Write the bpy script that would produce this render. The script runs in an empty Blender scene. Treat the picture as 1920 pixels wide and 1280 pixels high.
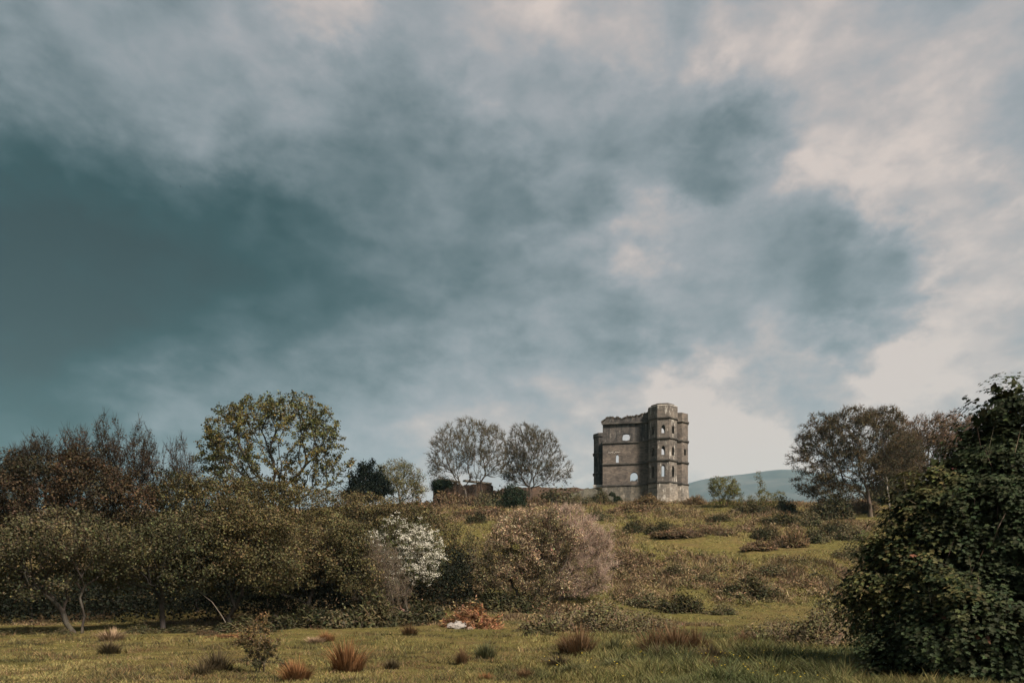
import bpy, bmesh, math
import numpy as np
from mathutils import Vector, Matrix

# ------------------------------------------------------------------ scene, camera, light
S = bpy.context.scene
S.render.engine = 'CYCLES'
S.view_settings.view_transform = 'Standard'
S.view_settings.look = 'None'
S.view_settings.gamma = 1.0
S.view_settings.use_curve_mapping = False
S.view_settings.exposure = 1.2
S.cycles.use_denoising = True
S.cycles.max_bounces = 5
S.cycles.diffuse_bounces = 3
S.cycles.transmission_bounces = 3
S.cycles.transparent_max_bounces = 4
S.cycles.volume_bounces = 0
S.cycles.caustics_reflective = False
S.cycles.caustics_refractive = False

F, CX, HZ = 1280.0, 960.0, 1130.0           # focal length, centre column and horizon row of the photograph
CAMZ = 1.6
cd = bpy.data.cameras.new('camera')
cam = bpy.data.objects.new('camera', cd)
S.collection.objects.link(cam)
cam.location = (0, 0, CAMZ)
cam.rotation_euler = (math.radians(90), 0, 0)
cd.sensor_width = 36.0
cd.lens = 24.0
cd.shift_y = (HZ - 640.0) / 1920.0
cd.clip_start = 0.1
cd.clip_end = 30000
S.camera = cam

SUN_DIR = Vector((0.64, -0.62, 1.0)).normalized()      # towards the sun
sl = bpy.data.lights.new('sun', 'SUN')
sl.energy = 4.4
sl.angle = math.radians(9.0)
sl.color = (1.0, 0.88, 0.74)
sun = bpy.data.objects.new('sun', sl)
sun.rotation_euler = SUN_DIR.to_track_quat('Z', 'Y').to_euler()
sun.location = (40, -30, 60)
S.collection.objects.link(sun)


def lin(c):
    return tuple(((v / 255.0) / 12.92 if v / 255.0 <= 0.04045 else ((v / 255.0 + 0.055) / 1.055) ** 2.4) for v in c)


def pdir(px, py):
    return Vector((px - CX, F, HZ - py)).normalized()


def make_world():
    w = bpy.data.worlds.new('World')
    S.world = w
    w.use_nodes = True
    nt = w.node_tree
    nt.nodes.clear()
    N, L = nt.nodes, nt.links

    def n(t, **k):
        x = N.new(t)
        for a, b in k.items():
            setattr(x, a, b)
        return x

    def math_(op, a, b=None, c=None, clamp=False):
        m = n('ShaderNodeMath', operation=op, use_clamp=clamp)
        for i, v in enumerate((a, b, c)):
            if v is None:
                continue
            if isinstance(v, (int, float)):
                m.inputs[i].default_value = v
            else:
                L.new(v, m.inputs[i])
        return m.outputs[0]

    def vmath(op, a, b=None, scale=None):
        m = n('ShaderNodeVectorMath', operation=op)
        for i, v in enumerate((a, b)):
            if v is None:
                continue
            if isinstance(v, (tuple, Vector)):
                m.inputs[i].default_value = tuple(v)
            else:
                L.new(v, m.inputs[i])
        if scale is not None:
            m.inputs['Scale'].default_value = scale
        return m

    out = n('ShaderNodeOutputWorld')
    bg = n('ShaderNodeBackground')
    bg.inputs['Strength'].default_value = 0.1
    L.new(bg.outputs[0], out.inputs['Surface'])
    sky = n('ShaderNodeTexSky')
    sky.sky_type = 'NISHITA'
    sky.sun_disc = False
    sky.sun_elevation = math.asin(SUN_DIR.z)
    sky.sun_rotation = math.atan2(SUN_DIR.x, SUN_DIR.y)
    tc = n('ShaderNodeTexCoord')
    D = tc.outputs['Generated']

    def noise(vec, scale, detail=5, rough=0.55, dist=0.0):
        x = n('ShaderNodeTexNoise')
        x.inputs['Scale'].default_value = scale
        x.inputs['Detail'].default_value = detail
        x.inputs['Roughness'].default_value = rough
        x.inputs['Distortion'].default_value = dist
        L.new(vec, x.inputs['Vector'])
        return x

    # cloud layers are flattened towards the horizon
    stretch = vmath('MULTIPLY', D, (1.0, 1.0, 1.7)).outputs[0]
    w1 = noise(stretch, 2.6, 3, 0.55)
    w2 = noise(stretch, 7.5, 6, 0.62)
    w1c = vmath('SUBTRACT', w1.outputs['Color'], (0.5, 0.5, 0.5)).outputs[0]
    w2c = vmath('SUBTRACT', w2.outputs['Color'], (0.5, 0.5, 0.5)).outputs[0]
    w1s = vmath('SCALE', w1c, scale=0.16).outputs[0]
    w2s = vmath('SCALE', w2c, scale=0.19).outputs[0]
    Dw = vmath('ADD', vmath('ADD', D, w1s).outputs[0], w2s).outputs[0]

    # (photo px, py, brightness, radius in degrees): big masses of cloud
    B = [(-700, 500, .12, 26), (-300, 120, .55, 16), (-250, 520, -.2, 20), (0, 480, -.3, 12), (20, 610, -.2, 9), (210, 480, .0, 10), (330, 600, .07, 11),
         (400, 400, .14, 10), (560, 500, .17, 9), (0, 330, .0, 9), (0, 190, .46, 8), (60, 60, .62, 10), (250, 150, .60, 9), (200, 270, .42, 8),
         (420, 100, .66, 8), (600, 40, .92, 7), (620, 20, 1.05, 4), (480, 230, .66, 7), (350, 50, .64, 7), (640, 150, .56, 6), (560, 320, .46, 6),
         (780, 60, .72, 8), (930, 90, .76, 8), (760, 200, .38, 6), (700, 300, .42, 7), (880, 300, .54, 7), (850, 420, .33, 9), (720, 420, .36, 7),
         (1000, 430, .40, 8), (560, 650, .41, 9), (300, 720, .46, 10), (100, 760, .34, 9), (-250, 760, .3, 14), (480, 780, .60, 9),
         (700, 740, .68, 8), (720, 560, .36, 8), (900, 620, .46, 8), (900, 780, .80, 8), (1060, 720, .76, 7), (1020, 560, .45, 7),
         (1060, 150, .74, 7), (1150, 100, .90, 4), (1180, 30, .80, 5), (1280, 160, .60, 6), (1330, 300, .42, 6), (1440, 240, .36, 5), (1180, 260, .60, 6), (1400, 330, .46, 4),
         (1150, 360, .50, 7), (1090, 250, .66, 6), (1420, 100, 1.05, 7), (1540, 180, 1.02, 7), (1400, 10, .92, 6), (1650, 60, .86, 9), (1800, 100, .80, 9),
         (1910, 260, .62, 5), (1650, 300, .96, 9), (1510, 350, .96, 6), (1220, 455, 1.08, 6), (1330, 500, .74, 5), (1120, 480, .66, 5),
         (1500, 440, .48, 4), (1560, 500, .40, 5), (1680, 510, .44, 4), (1480, 530, .62, 4), (1300, 590, .50, 6.5), (1150, 610, .47, 7), (1450, 610, .52, 6), (1600, 575, .54, 5),
         (1650, 660, 1.08, 5), (1770, 620, .98, 7), (1800, 450, .93, 8), (1900, 560, .90, 9), (2300, 400, .75, 20), (2100, 700, .85, 14),
         (1320, 730, 1.12, 7), (1180, 790, .90, 7), (1400, 820, 1.15, 8), (1450, 700, .82, 5), (1530, 760, .72, 4), (1650, 750, .95, 5), (1760, 740, .96, 6),
         (1800, 850, .9, 9), (1100, 880, .92, 8), (860, 900, .9, 8), (600, 900, .78, 9), (1340, 950, 1.02, 8), (300, 900, .62, 12),
         (500, -300, .6, 20), (1100, -350, .7, 20), (1700, -300, .7, 20), (-200, -300, .5, 20)]
    num, den = None, None
    for (px, py, t, rad) in B:
        c = pdir(px, py)
        d = vmath('DISTANCE', Dw, c).outputs['Value']
        m = n('ShaderNodeMapRange', interpolation_type='SMOOTHERSTEP')
        L.new(d, m.inputs['Value'])
        m.inputs['From Min'].default_value = 0.0
        m.inputs['From Max'].default_value = math.radians(rad) * 1.1
        m.inputs['To Min'].default_value = (9.0 / rad) ** 1.2
        m.inputs['To Max'].default_value = 0.0
        wgt = m.outputs[0]
        num = math_('MULTIPLY_ADD', wgt, t, num if num is not None else 0.03 * 0.60)
        den = math_('ADD', wgt, den if den is not None else 0.03)
    base = math_('DIVIDE', num, den)
    # finer billows
    f1 = noise(stretch, 5.0, 7, 0.56, 0.25).outputs['Fac']
    f2 = noise(stretch, 15.0, 4, 0.6, 0.2).outputs['Fac']
    amp = n('ShaderNodeMapRange')
    L.new(base, amp.inputs['Value'])
    amp.inputs['From Min'].default_value = 0.05
    amp.inputs['From Max'].default_value = 0.7
    amp.inputs['To Min'].default_value = 0.22
    amp.inputs['To Max'].default_value = 0.68
    d1 = math_('MULTIPLY', math_('SUBTRACT', f1, 0.5), amp.outputs[0])
    d2 = math_('MULTIPLY', math_('SUBTRACT', f2, 0.5), math_('MULTIPLY', amp.outputs[0], 0.65))
    tt = math_('ADD', math_('ADD', base, d1), d2)
    ramp = n('ShaderNodeValToRGB')
    L.new(tt, ramp.inputs[0])
    cr = ramp.color_ramp
    cr.interpolation = 'LINEAR'
    stops = [(0.0, (0, 27, 30)), (0.15, (10, 50, 54)), (0.30, (61, 81, 86)), (0.45, (103, 115, 120)), (0.60, (134, 142, 147)),
             (0.75, (157, 159, 163)), (0.87, (181, 173, 171)), (1.0, (211, 196, 188))]
    while len(cr.elements) < len(stops):
        cr.elements.new(0.5)
    for e, (p, c) in zip(cr.elements, stops):
        e.position = p
        e.color = (*[v * 10.0 * SKY_GAIN for v in lin(c)], 1)
    mix = n('ShaderNodeMix', data_type='RGBA')
    mix.inputs[0].default_value = 0.97
    L.new(sky.outputs[0], mix.inputs[6])
    L.new(ramp.outputs[0], mix.inputs[7])
    L.new(mix.outputs[2], bg.inputs['Color'])


SKY_GAIN = 0.45
make_world()

# ------------------------------------------------------------------ helpers
rng = np.random.default_rng(7)
COL = S.collection


def hsh(ix, iy, iz, seed):
    h = (ix.astype(np.int64) * 374761393 + iy.astype(np.int64) * 668265263 + iz.astype(np.int64) * 2147483647 + seed * 974634777) & 0xffffffff
    h = ((h ^ (h >> 13)) * 1274126177) & 0xffffffff
    h = h ^ (h >> 16)
    return (h & 0xffff) / 65535.0


def vnoise(x, y, z=0.0, seed=0):
    x, y, z = np.broadcast_arrays(np.asarray(x, float), np.asarray(y, float), np.asarray(z, float))
    xi, yi, zi = np.floor(x), np.floor(y), np.floor(z)
    fx, fy, fz = x - xi, y - yi, z - zi
    fx, fy, fz = fx * fx * (3 - 2 * fx), fy * fy * (3 - 2 * fy), fz * fz * (3 - 2 * fz)
    r = 0
    for a in (0, 1):
        for b in (0, 1):
            for c in (0, 1):
                w = (fx if a else 1 - fx) * (fy if b else 1 - fy) * (fz if c else 1 - fz)
                r = r + w * hsh(xi + a, yi + b, zi + c, seed)
    return r


def fbm(x, y, z=0.0, octv=4, seed=0):
    s, a, t = 0, 0.5, 0
    for i in range(octv):
        s = s + a * vnoise(x * 2 ** i, y * 2 ** i, np.asarray(z) * 2 ** i, seed + i)
        t += a
        a *= 0.5
    return s / t


PY = np.array([-400, -60, 0, 14, 24, 32, 38, 45, 52, 60, 70, 80, 90, 100, 112, 122, 130, 145, 170, 200, 300, 500, 900, 2000, 14000], float)
PZ = np.array([0, 0, 0, 0.0, .06, .25, .5, 1.1, 2.4, 4.7, 7.7, 10.5, 13.0, 15.1, 17.7, 19.35, 19.9, 20.1, 20.0, 18.5, 6, -18, -40, -45, -45], float)


def H(x, y):
    """height of the ground"""
    x = np.asarray(x, float)
    y = np.asarray(y, float)
    yy = y + 4.0 * (vnoise(x / 25.0, y / 40.0, 0, 3) - .5) * np.clip((y - 35) / 20, 0, 1)
    z = 0
    for o, w in ((-3, .2), (0, .6), (3, .2)):
        z = z + w * np.interp(yy + o, PY, PZ)
    z = z * (1 - 0.10 * np.clip((-x - 15) / 40, 0, 1)) * (1 + .0 * x)
    near = np.clip((y - 34) / 25, 0, 1)
    b = (fbm(x / 7.0, y / 7.0, 0, 4, 11) - .5) * (0.22 + 0.95 * near)
    b = b + (fbm(x / 1.3, y / 1.3, 0, 2, 19) - .5) * 0.12
    castle = np.exp(-(((x - 24) / 9) ** 2 + ((y - 128) / 9) ** 2))
    b = b * (1 - castle)
    return z + b * np.clip(1 - (y - 400) / 300, 0, 1)


def h1(x, y):
    return float(H(np.array([x]), np.array([y]))[0])


def at(px, Y, dz=0.0):
    """point of the ground below picture column px at distance Y"""
    x = (px - CX) / F * Y
    return Vector((x, Y, h1(x, Y) + dz))


def link(o, parent=None):
    COL.objects.link(o)
    if parent:
        o.parent = parent
    return o


def tag(o, label=None, cat=None, group=None, kind=None):
    if label:
        o['label'] = label
    if cat:
        o['category'] = cat
    if group:
        o['group'] = group
    if kind:
        o['kind'] = kind
    return o


def empty(name, loc=(0, 0, 0), rz=0.0):
    e = bpy.data.objects.new(name, None)
    e.location = loc
    e.rotation_euler = (0, 0, rz)
    e.empty_display_size = 0.3
    return link(e)


def copy_tree(o, parent=None):
    c = o.copy()
    COL.objects.link(c)
    c.parent = parent
    for ch in list(o.children):
        copy_tree(ch, c)
    return c


class MB:
    """collects polygons of any size with one colour per vertex, then links them as one mesh object"""

    def __init__(self):
        self.v, self.c, self.f, self.n = [], [], [], 0

    def add(self, verts, faces, col):
        verts = np.asarray(verts, float).reshape(-1, 3)
        faces = np.asarray(faces, np.int64)
        col = np.asarray(col, float)
        if col.ndim == 1:
            col = np.tile(col, (len(verts), 1))
        self.v.append(verts)
        self.c.append(col)
        self.f.append(faces + self.n)
        self.n += len(verts)

    def mesh(self, name, mat, smooth=False):
        me = bpy.data.meshes.new(name)
        V = np.concatenate(self.v)
        C = np.concatenate(self.c)
        me.vertices.add(len(V))
        me.vertices.foreach_set('co', V.ravel().astype(np.float32))
        loops = np.concatenate([f.ravel() for f in self.f]).astype(np.int32)
        sizes = np.concatenate([np.full(len(f), f.shape[1]) for f in self.f])
        starts = np.concatenate([[0], np.cumsum(sizes)[:-1]]).astype(np.int32)
        me.loops.add(len(loops))
        me.loops.foreach_set('vertex_index', loops)
        me.polygons.add(len(sizes))
        me.polygons.foreach_set('loop_start', starts)
        if smooth:
            me.polygons.foreach_set('use_smooth', np.ones(len(sizes), bool))
        me.update(calc_edges=True)
        a = me.color_attributes.new('Col', 'FLOAT_COLOR', 'POINT')
        a.data.foreach_set('color', np.concatenate([C, np.ones((len(C), 1))], 1).ravel().astype(np.float32))
        me.materials.append(mat)
        return me

    def build(self, name, mat, parent=None, smooth=False):
        return link(bpy.data.objects.new(name, self.mesh(name, mat, smooth)), parent)


def unit(a):
    return a / np.maximum(np.linalg.norm(a, axis=-1, keepdims=True), 1e-9)


def rand_unit(n, r):
    return unit(r.normal(size=(n, 3)))


def leaf_kites(mb, P, Nn, L, W, col, r, tdir=None, tw=0.0):
    """kite shaped leaves; Nn = face normals, tdir = preferred pointing direction"""
    n = len(P)
    t = rand_unit(n, r)
    if tdir is not None:
        t = t * (1 - tw) + tdir * tw
    t = unit(t - Nn * (t * Nn).sum(1, keepdims=True))
    b = np.cross(Nn, t)
    L = np.broadcast_to(np.asarray(L, float), (n,))[:, None]
    W = np.broadcast_to(np.asarray(W, float), (n,))[:, None]
    fold = Nn * W * 0.18
    v = np.stack([P, P + t * L * .45 + b * W * .5 + fold, P + t * L - Nn * L * .12, P + t * L * .45 - b * W * .5 + fold], 1)
    f = np.arange(n * 4).reshape(n, 4)
    mb.add(v.reshape(-1, 3), f, np.repeat(col, 4, axis=0))


LOBES = [(0.0, 0.0), (.42, .02), (.30, .26), (.62, .50), (.26, .62), (0.0, 1.05), (-.26, .62), (-.62, .50), (-.30, .26), (-.42, .02)]


def leaf_lobed(mb, P, Nn, L, col, r, tdir=None, tw=0.0):
    """five lobed maple like leaves: a folded star of ten points round the midrib"""
    n = len(P)
    t = rand_unit(n, r)
    if tdir is not None:
        t = t * (1 - tw) + tdir * tw
    t = unit(t - Nn * (t * Nn).sum(1, keepdims=True))
    b = np.cross(Nn, t)
    L = np.broadcast_to(np.asarray(L, float), (n,))[:, None]
    vs = [P + (b * x + t * y + Nn * (abs(x) * .22 - y * y * .22)) * L for x, y in LOBES]
    v = np.stack(vs, 1)
    base = (np.arange(n) * 10)[:, None]
    mb.add(v.reshape(-1, 3), base + np.array([[0, 1, 2, 3, 4, 5]]), np.repeat(col, 10, axis=0))
    # second half shares the same points
    mb.f.append(base + np.array([[0, 5, 6, 7, 8, 9]]) + (mb.n - n * 10))


def vary(c, n, r, amt=0.25, hue=0.10):
    c = np.asarray(c, float)
    if c.ndim == 1:
        c = np.tile(c, (n, 1))
    k = np.exp(r.normal(0, amt, (n, 1)))
    h = 1 + r.normal(0, hue, (n, 3))
    return np.clip(c * k * h, 0.002, 0.9)


# ------------------------------------------------------------------ materials
def nt_mat(name):
    m = bpy.data.materials.new(name)
    m.use_nodes = True
    nt = m.node_tree
    for x in list(nt.nodes):
        nt.nodes.remove(x)
    return m, nt


def foliage_mat(name, trans=0.3, rough=0.6, gloss=0.25, tint=(1, 1, 1)):
    m, nt = nt_mat(name)
    N, L = nt.nodes, nt.links
    out = N.new('ShaderNodeOutputMaterial')
    at_ = N.new('ShaderNodeAttribute')
    at_.attribute_name = 'Col'
    mul = N.new('ShaderNodeMix')
    mul.data_type = 'RGBA'
    mul.blend_type = 'MULTIPLY'
    mul.inputs[0].default_value = 1.0
    L.new(at_.outputs['Color'], mul.inputs[6])
    mul.inputs[7].default_value = (*tint, 1)
    p = N.new('ShaderNodeBsdfPrincipled')
    p.inputs['Roughness'].default_value = rough
    p.inputs['Specular IOR Level'].default_value = gloss
    L.new(mul.outputs[2], p.inputs['Base Color'])
    if trans > 0:
        tr = N.new('ShaderNodeBsdfTranslucent')
        L.new(mul.outputs[2], tr.inputs['Color'])
        mx = N.new('ShaderNodeMixShader')
        mx.inputs[0].default_value = trans
        L.new(p.outputs[0], mx.inputs[1])
        L.new(tr.outputs[0], mx.inputs[2])
        L.new(mx.outputs[0], out.inputs[0])
    else:
        L.new(p.outputs[0], out.inputs[0])
    return m


M_LEAF = foliage_mat('leaf', 0.25, 0.7, 0.10)
M_GLOSSY = foliage_mat('broad_leaf', 0.18, 0.7, 0.06)
M_GRASS = foliage_mat('grass_blade', 0.25, 0.7, 0.12)
M_PETAL = foliage_mat('petal', 0.35, 0.8, 0.1)


def bark_mat(name, scale=6.0, bump=0.5):
    m, nt = nt_mat(name)
    N, L = nt.nodes, nt.links
    out = N.new('ShaderNodeOutputMaterial')
    a = N.new('ShaderNodeAttribute')
    a.attribute_name = 'Col'
    tc = N.new('ShaderNodeTexCoord')
    mp = N.new('ShaderNodeMapping')
    mp.inputs['Scale'].default_value = (1, 1, .25)
    L.new(tc.outputs['Object'], mp.inputs[0])
    nz = N.new('ShaderNodeTexNoise')
    nz.inputs['Scale'].default_value = scale
    nz.inputs['Detail'].default_value = 8
    nz.inputs['Roughness'].default_value = .7
    L.new(mp.outputs[0], nz.inputs['Vector'])
    mr = N.new('ShaderNodeMapRange')
    mr.inputs['From Min'].default_value = .3
    mr.inputs['From Max'].default_value = .7
    mr.inputs['To Min'].default_value = .45
    mr.inputs['To Max'].default_value = 1.5
    L.new(nz.outputs['Fac'], mr.inputs[0])
    ml = N.new('ShaderNodeVectorMath')
    ml.operation = 'SCALE'
    L.new(a.outputs['Color'], ml.inputs[0])
    L.new(mr.outputs[0], ml.inputs['Scale'])
    p = N.new('ShaderNodeBsdfPrincipled')
    p.inputs['Roughness'].default_value = .9
    p.inputs['Specular IOR Level'].default_value = .15
    L.new(ml.outputs[0], p.inputs['Base Color'])
    b = N.new('ShaderNodeBump')
    b.inputs['Strength'].default_value = bump
    b.inputs['Distance'].default_value = .05
    L.new(nz.outputs['Fac'], b.inputs['Height'])
    L.new(b.outputs[0], p.inputs['Normal'])
    L.new(p.outputs[0], out.inputs[0])
    return m


M_BARK = bark_mat('bark')


def ground_mat():
    m, nt = nt_mat('turf_ground')
    N, L = nt.nodes, nt.links
    out = N.new('ShaderNodeOutputMaterial')
    tc = N.new('ShaderNodeTexCoord')
    p = N.new('ShaderNodeBsdfPrincipled')
    p.inputs['Roughness'].default_value = .95
    p.inputs['Specular IOR Level'].default_value = .05

    def nz(s, d=6, r=.6):
        x = N.new('ShaderNodeTexNoise')
        x.inputs['Scale'].default_value = s
        x.inputs['Detail'].default_value = d
        x.inputs['Roughness'].default_value = r
        L.new(tc.outputs['Object'], x.inputs['Vector'])
        return x.outputs['Fac']

    def ramp(f, st):
        x = N.new('ShaderNodeValToRGB')
        L.new(f, x.inputs[0])
        while len(x.color_ramp.elements) < len(st):
            x.color_ramp.elements.new(.5)
        for e, (q, c) in zip(x.color_ramp.elements, st):
            e.position = q
            e.color = (*c, 1)
        return x.outputs[0]

    big = ramp(nz(.18, 5, .65), [(.35, (.080, .072, .024)), (.5, (.10, .086, .030)), (.62, (.105, .078, .034)), (.72, (.070, .068, .024))])
    fine = ramp(nz(2.2, 8, .7), [(.3, (.45, .45, .45)), (.7, (1.35, 1.3, 1.2))])
    mx = N.new('ShaderNodeMix')
    mx.data_type = 'RGBA'
    mx.blend_type = 'MULTIPLY'
    mx.inputs[0].default_value = 1
    L.new(big, mx.inputs[6])
    L.new(fine, mx.inputs[7])
    L.new(mx.outputs[2], p.inputs['Base Color'])
    b = N.new('ShaderNodeBump')
    b.inputs['Strength'].default_value = .8
    b.inputs['Distance'].default_value = .15
    L.new(nz(3.0, 10, .75), b.inputs['Height'])
    L.new(b.outputs[0], p.inputs['Normal'])
    L.new(p.outputs[0], out.inputs[0])
    return m


def stone_mat(name, c1, c2, mortar, row=.22, width=.5, streak=0.0, pale=0.0, dark_top=None, seed=0.0):
    """coursed rubble: brick courses broken up by noise, lichen, rain streaks and lime wash remains"""
    m, nt = nt_mat(name)
    N, L = nt.nodes, nt.links
    out = N.new('ShaderNodeOutputMaterial')
    tc = N.new('ShaderNodeTexCoord')
    geo = N.new('ShaderNodeNewGeometry')
    p = N.new('ShaderNodeBsdfPrincipled')
    p.inputs['Roughness'].default_value = .92
    p.inputs['Specular IOR Level'].default_value = .12

    def node(t, **k):
        x = N.new(t)
        for a, b in k.items():
            setattr(x, a, b)
        return x

    def nz(s, vec=None, d=6, r=.6):
        x = node('ShaderNodeTexNoise')
        x.inputs['Scale'].default_value = s
        x.inputs['Detail'].default_value = d
        x.inputs['Roughness'].default_value = r
        L.new(vec or tc.outputs['Object'], x.inputs['Vector'])
        return x

    def mr(v, a, b, c, d):
        x = node('ShaderNodeMapRange')
        L.new(v, x.inputs[0])
        for i, q in enumerate((a, b, c, d)):
            x.inputs[i + 1].default_value = q
        return x.outputs[0]

    def mix(fac, a, b, blend='MIX'):
        x = node('ShaderNodeMix', data_type='RGBA', blend_type=blend)
        if isinstance(fac, float):
            x.inputs[0].default_value = fac
        else:
            L.new(fac, x.inputs[0])
        for i, q in ((6, a), (7, b)):
            if isinstance(q, tuple):
                x.inputs[i].default_value = (*q, 1)
            else:
                L.new(q, x.inputs[i])
        return x.outputs[2]

    # run courses round any wall: u = x + y, v = z
    sep = node('ShaderNodeSeparateXYZ')
    L.new(tc.outputs['Object'], sep.inputs[0])
    ad = node('ShaderNodeMath', operation='ADD')
    L.new(sep.outputs[0], ad.inputs[0])
    L.new(sep.outputs[1], ad.inputs[1])
    cmb = node('ShaderNodeCombineXYZ')
    L.new(ad.outputs[0], cmb.inputs[0])
    L.new(sep.outputs[2], cmb.inputs[1])
    wob = nz(1.7, None, 3, .6)
    wadd = node('ShaderNodeVectorMath', operation='MULTIPLY_ADD')
    L.new(wob.outputs['Color'], wadd.inputs[0])
    wadd.inputs[1].default_value = (.18, .12, 0)
    L.new(cmb.outputs[0], wadd.inputs[2])
    br = node('ShaderNodeTexBrick')
    br.inputs['Scale'].default_value = 1.0
    br.inputs['Brick Width'].default_value = width
    br.inputs['Row Height'].default_value = row
    br.inputs['Mortar Size'].default_value = .018
    br.inputs['Mortar Smooth'].default_value = .3
    br.inputs['Bias'].default_value = -.1
    br.inputs['Color1'].default_value = (*c1, 1)
    br.inputs['Color2'].default_value = (*c2, 1)
    br.inputs['Mortar'].default_value = (*mortar, 1)
    L.new(wadd.outputs[0], br.inputs['Vector'])
    col = br.outputs['Color']
    patch = nz(.35, None, 7, .7).outputs['Fac']
    col = mix(mr(patch, .38, .62, 0.0, 1.0), col, mix(1.0, col, (1.75, 1.66, 1.55), 'MULTIPLY'))
    grime = nz(1.3, None, 8, .7).outputs['Fac']
    col = mix(mr(grime, .45, .72, 0.0, .8), col, mix(1.0, col, (.33, .33, .36), 'MULTIPLY'))
    if streak > 0:
        mp = node('ShaderNodeMapping')
        mp.inputs['Scale'].default_value = (1.5, 1.5, .16)
        L.new(tc.outputs['Object'], mp.inputs[0])
        st = nz(1.0, mp.outputs[0], 5, .65).outputs['Fac']
        col = mix(mr(st, .46, .62, 0.0, streak), col, (.035, .036, .038))
    if pale > 0:
        mp = node('ShaderNodeMapping')
        mp.inputs['Scale'].default_value = (2.4, 2.4, .5)
        mp.inputs['Location'].default_value = (seed, 3, 1)
        L.new(tc.outputs['Object'], mp.inputs[0])
        st = nz(1.0, mp.outputs[0], 6, .7).outputs['Fac']
        col = mix(mr(st, .57, .64, 0.0, pale), col, (.50, .47, .42))
    L.new(col, p.inputs['Base Color'])
    b = node('ShaderNodeBump')
    b.inputs['Strength'].default_value = .7
    b.inputs['Distance'].default_value = .08
    bh = node('ShaderNodeMath', operation='MULTIPLY_ADD')
    L.new(grime, bh.inputs[0])
    bh.inputs[1].default_value = .8
    L.new(mr(br.outputs['Fac'], 0, 1, 1, 0), bh.inputs[2])
    L.new(bh.outputs[0], b.inputs['Height'])
    L.new(b.outputs[0], p.inputs['Normal'])
    L.new(p.outputs[0], out.inputs[0])
    return m


# ------------------------------------------------------------------ ground, hills
def axis(lo, hi, fine_lo, fine_hi, step, grow):
    mid = list(np.arange(fine_lo, fine_hi + 1e-6, step))
    a, s = fine_hi, step
    while a < hi:
        s *= grow
        a += s
        mid.append(min(a, hi))
    a, s = fine_lo, step
    lows = []
    while a > lo:
        s *= grow
        a -= s
        lows.append(max(a, lo))
    return np.array(lows[::-1] + mid)


gx = axis(-7000, 7000, -70, 85, .8, 1.2)
gy = axis(-400, 7000, 8, 145, .65, 1.2)
GX, GY = np.meshgrid(gx, gy)
GZ = H(GX, GY)
mb = MB()
nx, ny = len(gx), len(gy)
idx = np.arange(nx * ny).reshape(ny, nx)
mb.add(np.stack([GX, GY, GZ], -1).reshape(-1, 3),
       np.stack([idx[:-1, :-1], idx[:-1, 1:], idx[1:, 1:], idx[1:, :-1]], -1).reshape(-1, 4), (.08, .08, .03))
ground = mb.build('ground', ground_mat(), smooth=True)
tag(ground, 'rough olive pasture rising to the castle hill', kind='structure')


def make_mountain():
    m, nt = nt_mat('moorland')
    N, L = nt.nodes, nt.links
    out = N.new('ShaderNodeOutputMaterial')
    p = N.new('ShaderNodeBsdfPrincipled')
    p.inputs['Roughness'].default_value = 1
    p.inputs['Specular IOR Level'].default_value = 0
    tc = N.new('ShaderNodeTexCoord')
    nz = N.new('ShaderNodeTexNoise')
    nz.inputs['Scale'].default_value = .006
    nz.inputs['Detail'].default_value = 8
    nz.inputs['Roughness'].default_value = .65
    L.new(tc.outputs['Object'], nz.inputs['Vector'])
    r = N.new('ShaderNodeValToRGB')
    L.new(nz.outputs['Fac'], r.inputs[0])
    for e, (q, c) in zip(r.color_ramp.elements, ((.4, (.042, .046, .052)), (.62, (.080, .078, .080)))):
        e.position = q
        e.color = (*c, 1)
    L.new(r.outputs[0], p.inputs['Base Color'])
    L.new(p.outputs[0], out.inputs[0])
    rp = [(-400, 985), (300, 975), (900, 960), (1110, 938), (1200, 930), (1255, 918), (1290, 905), (1315, 895), (1340, 890), (1372, 892), (1395, 891), (1420, 884), (1445, 878),
          (1470, 877), (1495, 880), (1530, 888), (1600, 902), (1700, 925), (1900, 950), (2500, 990)]
    Y0 = 3400.0
    xs = np.array([(a - CX) / F * Y0 for a, _ in rp])
    zs = np.array([CAMZ + (HZ - b) / F * Y0 for _, b in rp])
    X = np.arange(-3800, 4200, 30.0)
    V = np.linspace(-1, 1, 56)
    XX, VV = np.meshgrid(X, V)
    ridge = np.interp(XX, xs, zs)
    k = np.ones(9) / 9
    rr = np.convolve(np.pad(np.interp(X, xs, zs), 4, 'edge'), k, 'valid')
    ridge = np.tile(rr, (len(V), 1))
    YY = Y0 + VV * 1500 + 60 * (fbm(XX / 500, VV * 3, 0, 3, 5) - .5)
    prof = np.where(VV < 0, np.clip(1 - (-VV) ** 1.25, 0, 1), np.clip(1 - VV ** 1.5, 0, 1))
    ZZ = -46 + (ridge + 46) * prof
    gul = (fbm(XX / 260, YY / 420, 0, 5, 31) - .5) * 110 * np.clip(np.abs(VV) * 3, 0, 1) * prof
    ZZ = ZZ + gul
    mb = MB()
    nyy, nxx = XX.shape
    idx = np.arange(nxx * nyy).reshape(nyy, nxx)
    mb.add(np.stack([XX, YY, ZZ], -1).reshape(-1, 3),
           np.stack([idx[:-1, :-1], idx[:-1, 1:], idx[1:, 1:], idx[1:, :-1]], -1).reshape(-1, 4), (.1, .1, .1))
    o = mb.build('mountain', m, smooth=True)
    tag(o, 'hazy blue mountain with two rounded tops beyond the hill', kind='structure')


make_mountain()

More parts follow.
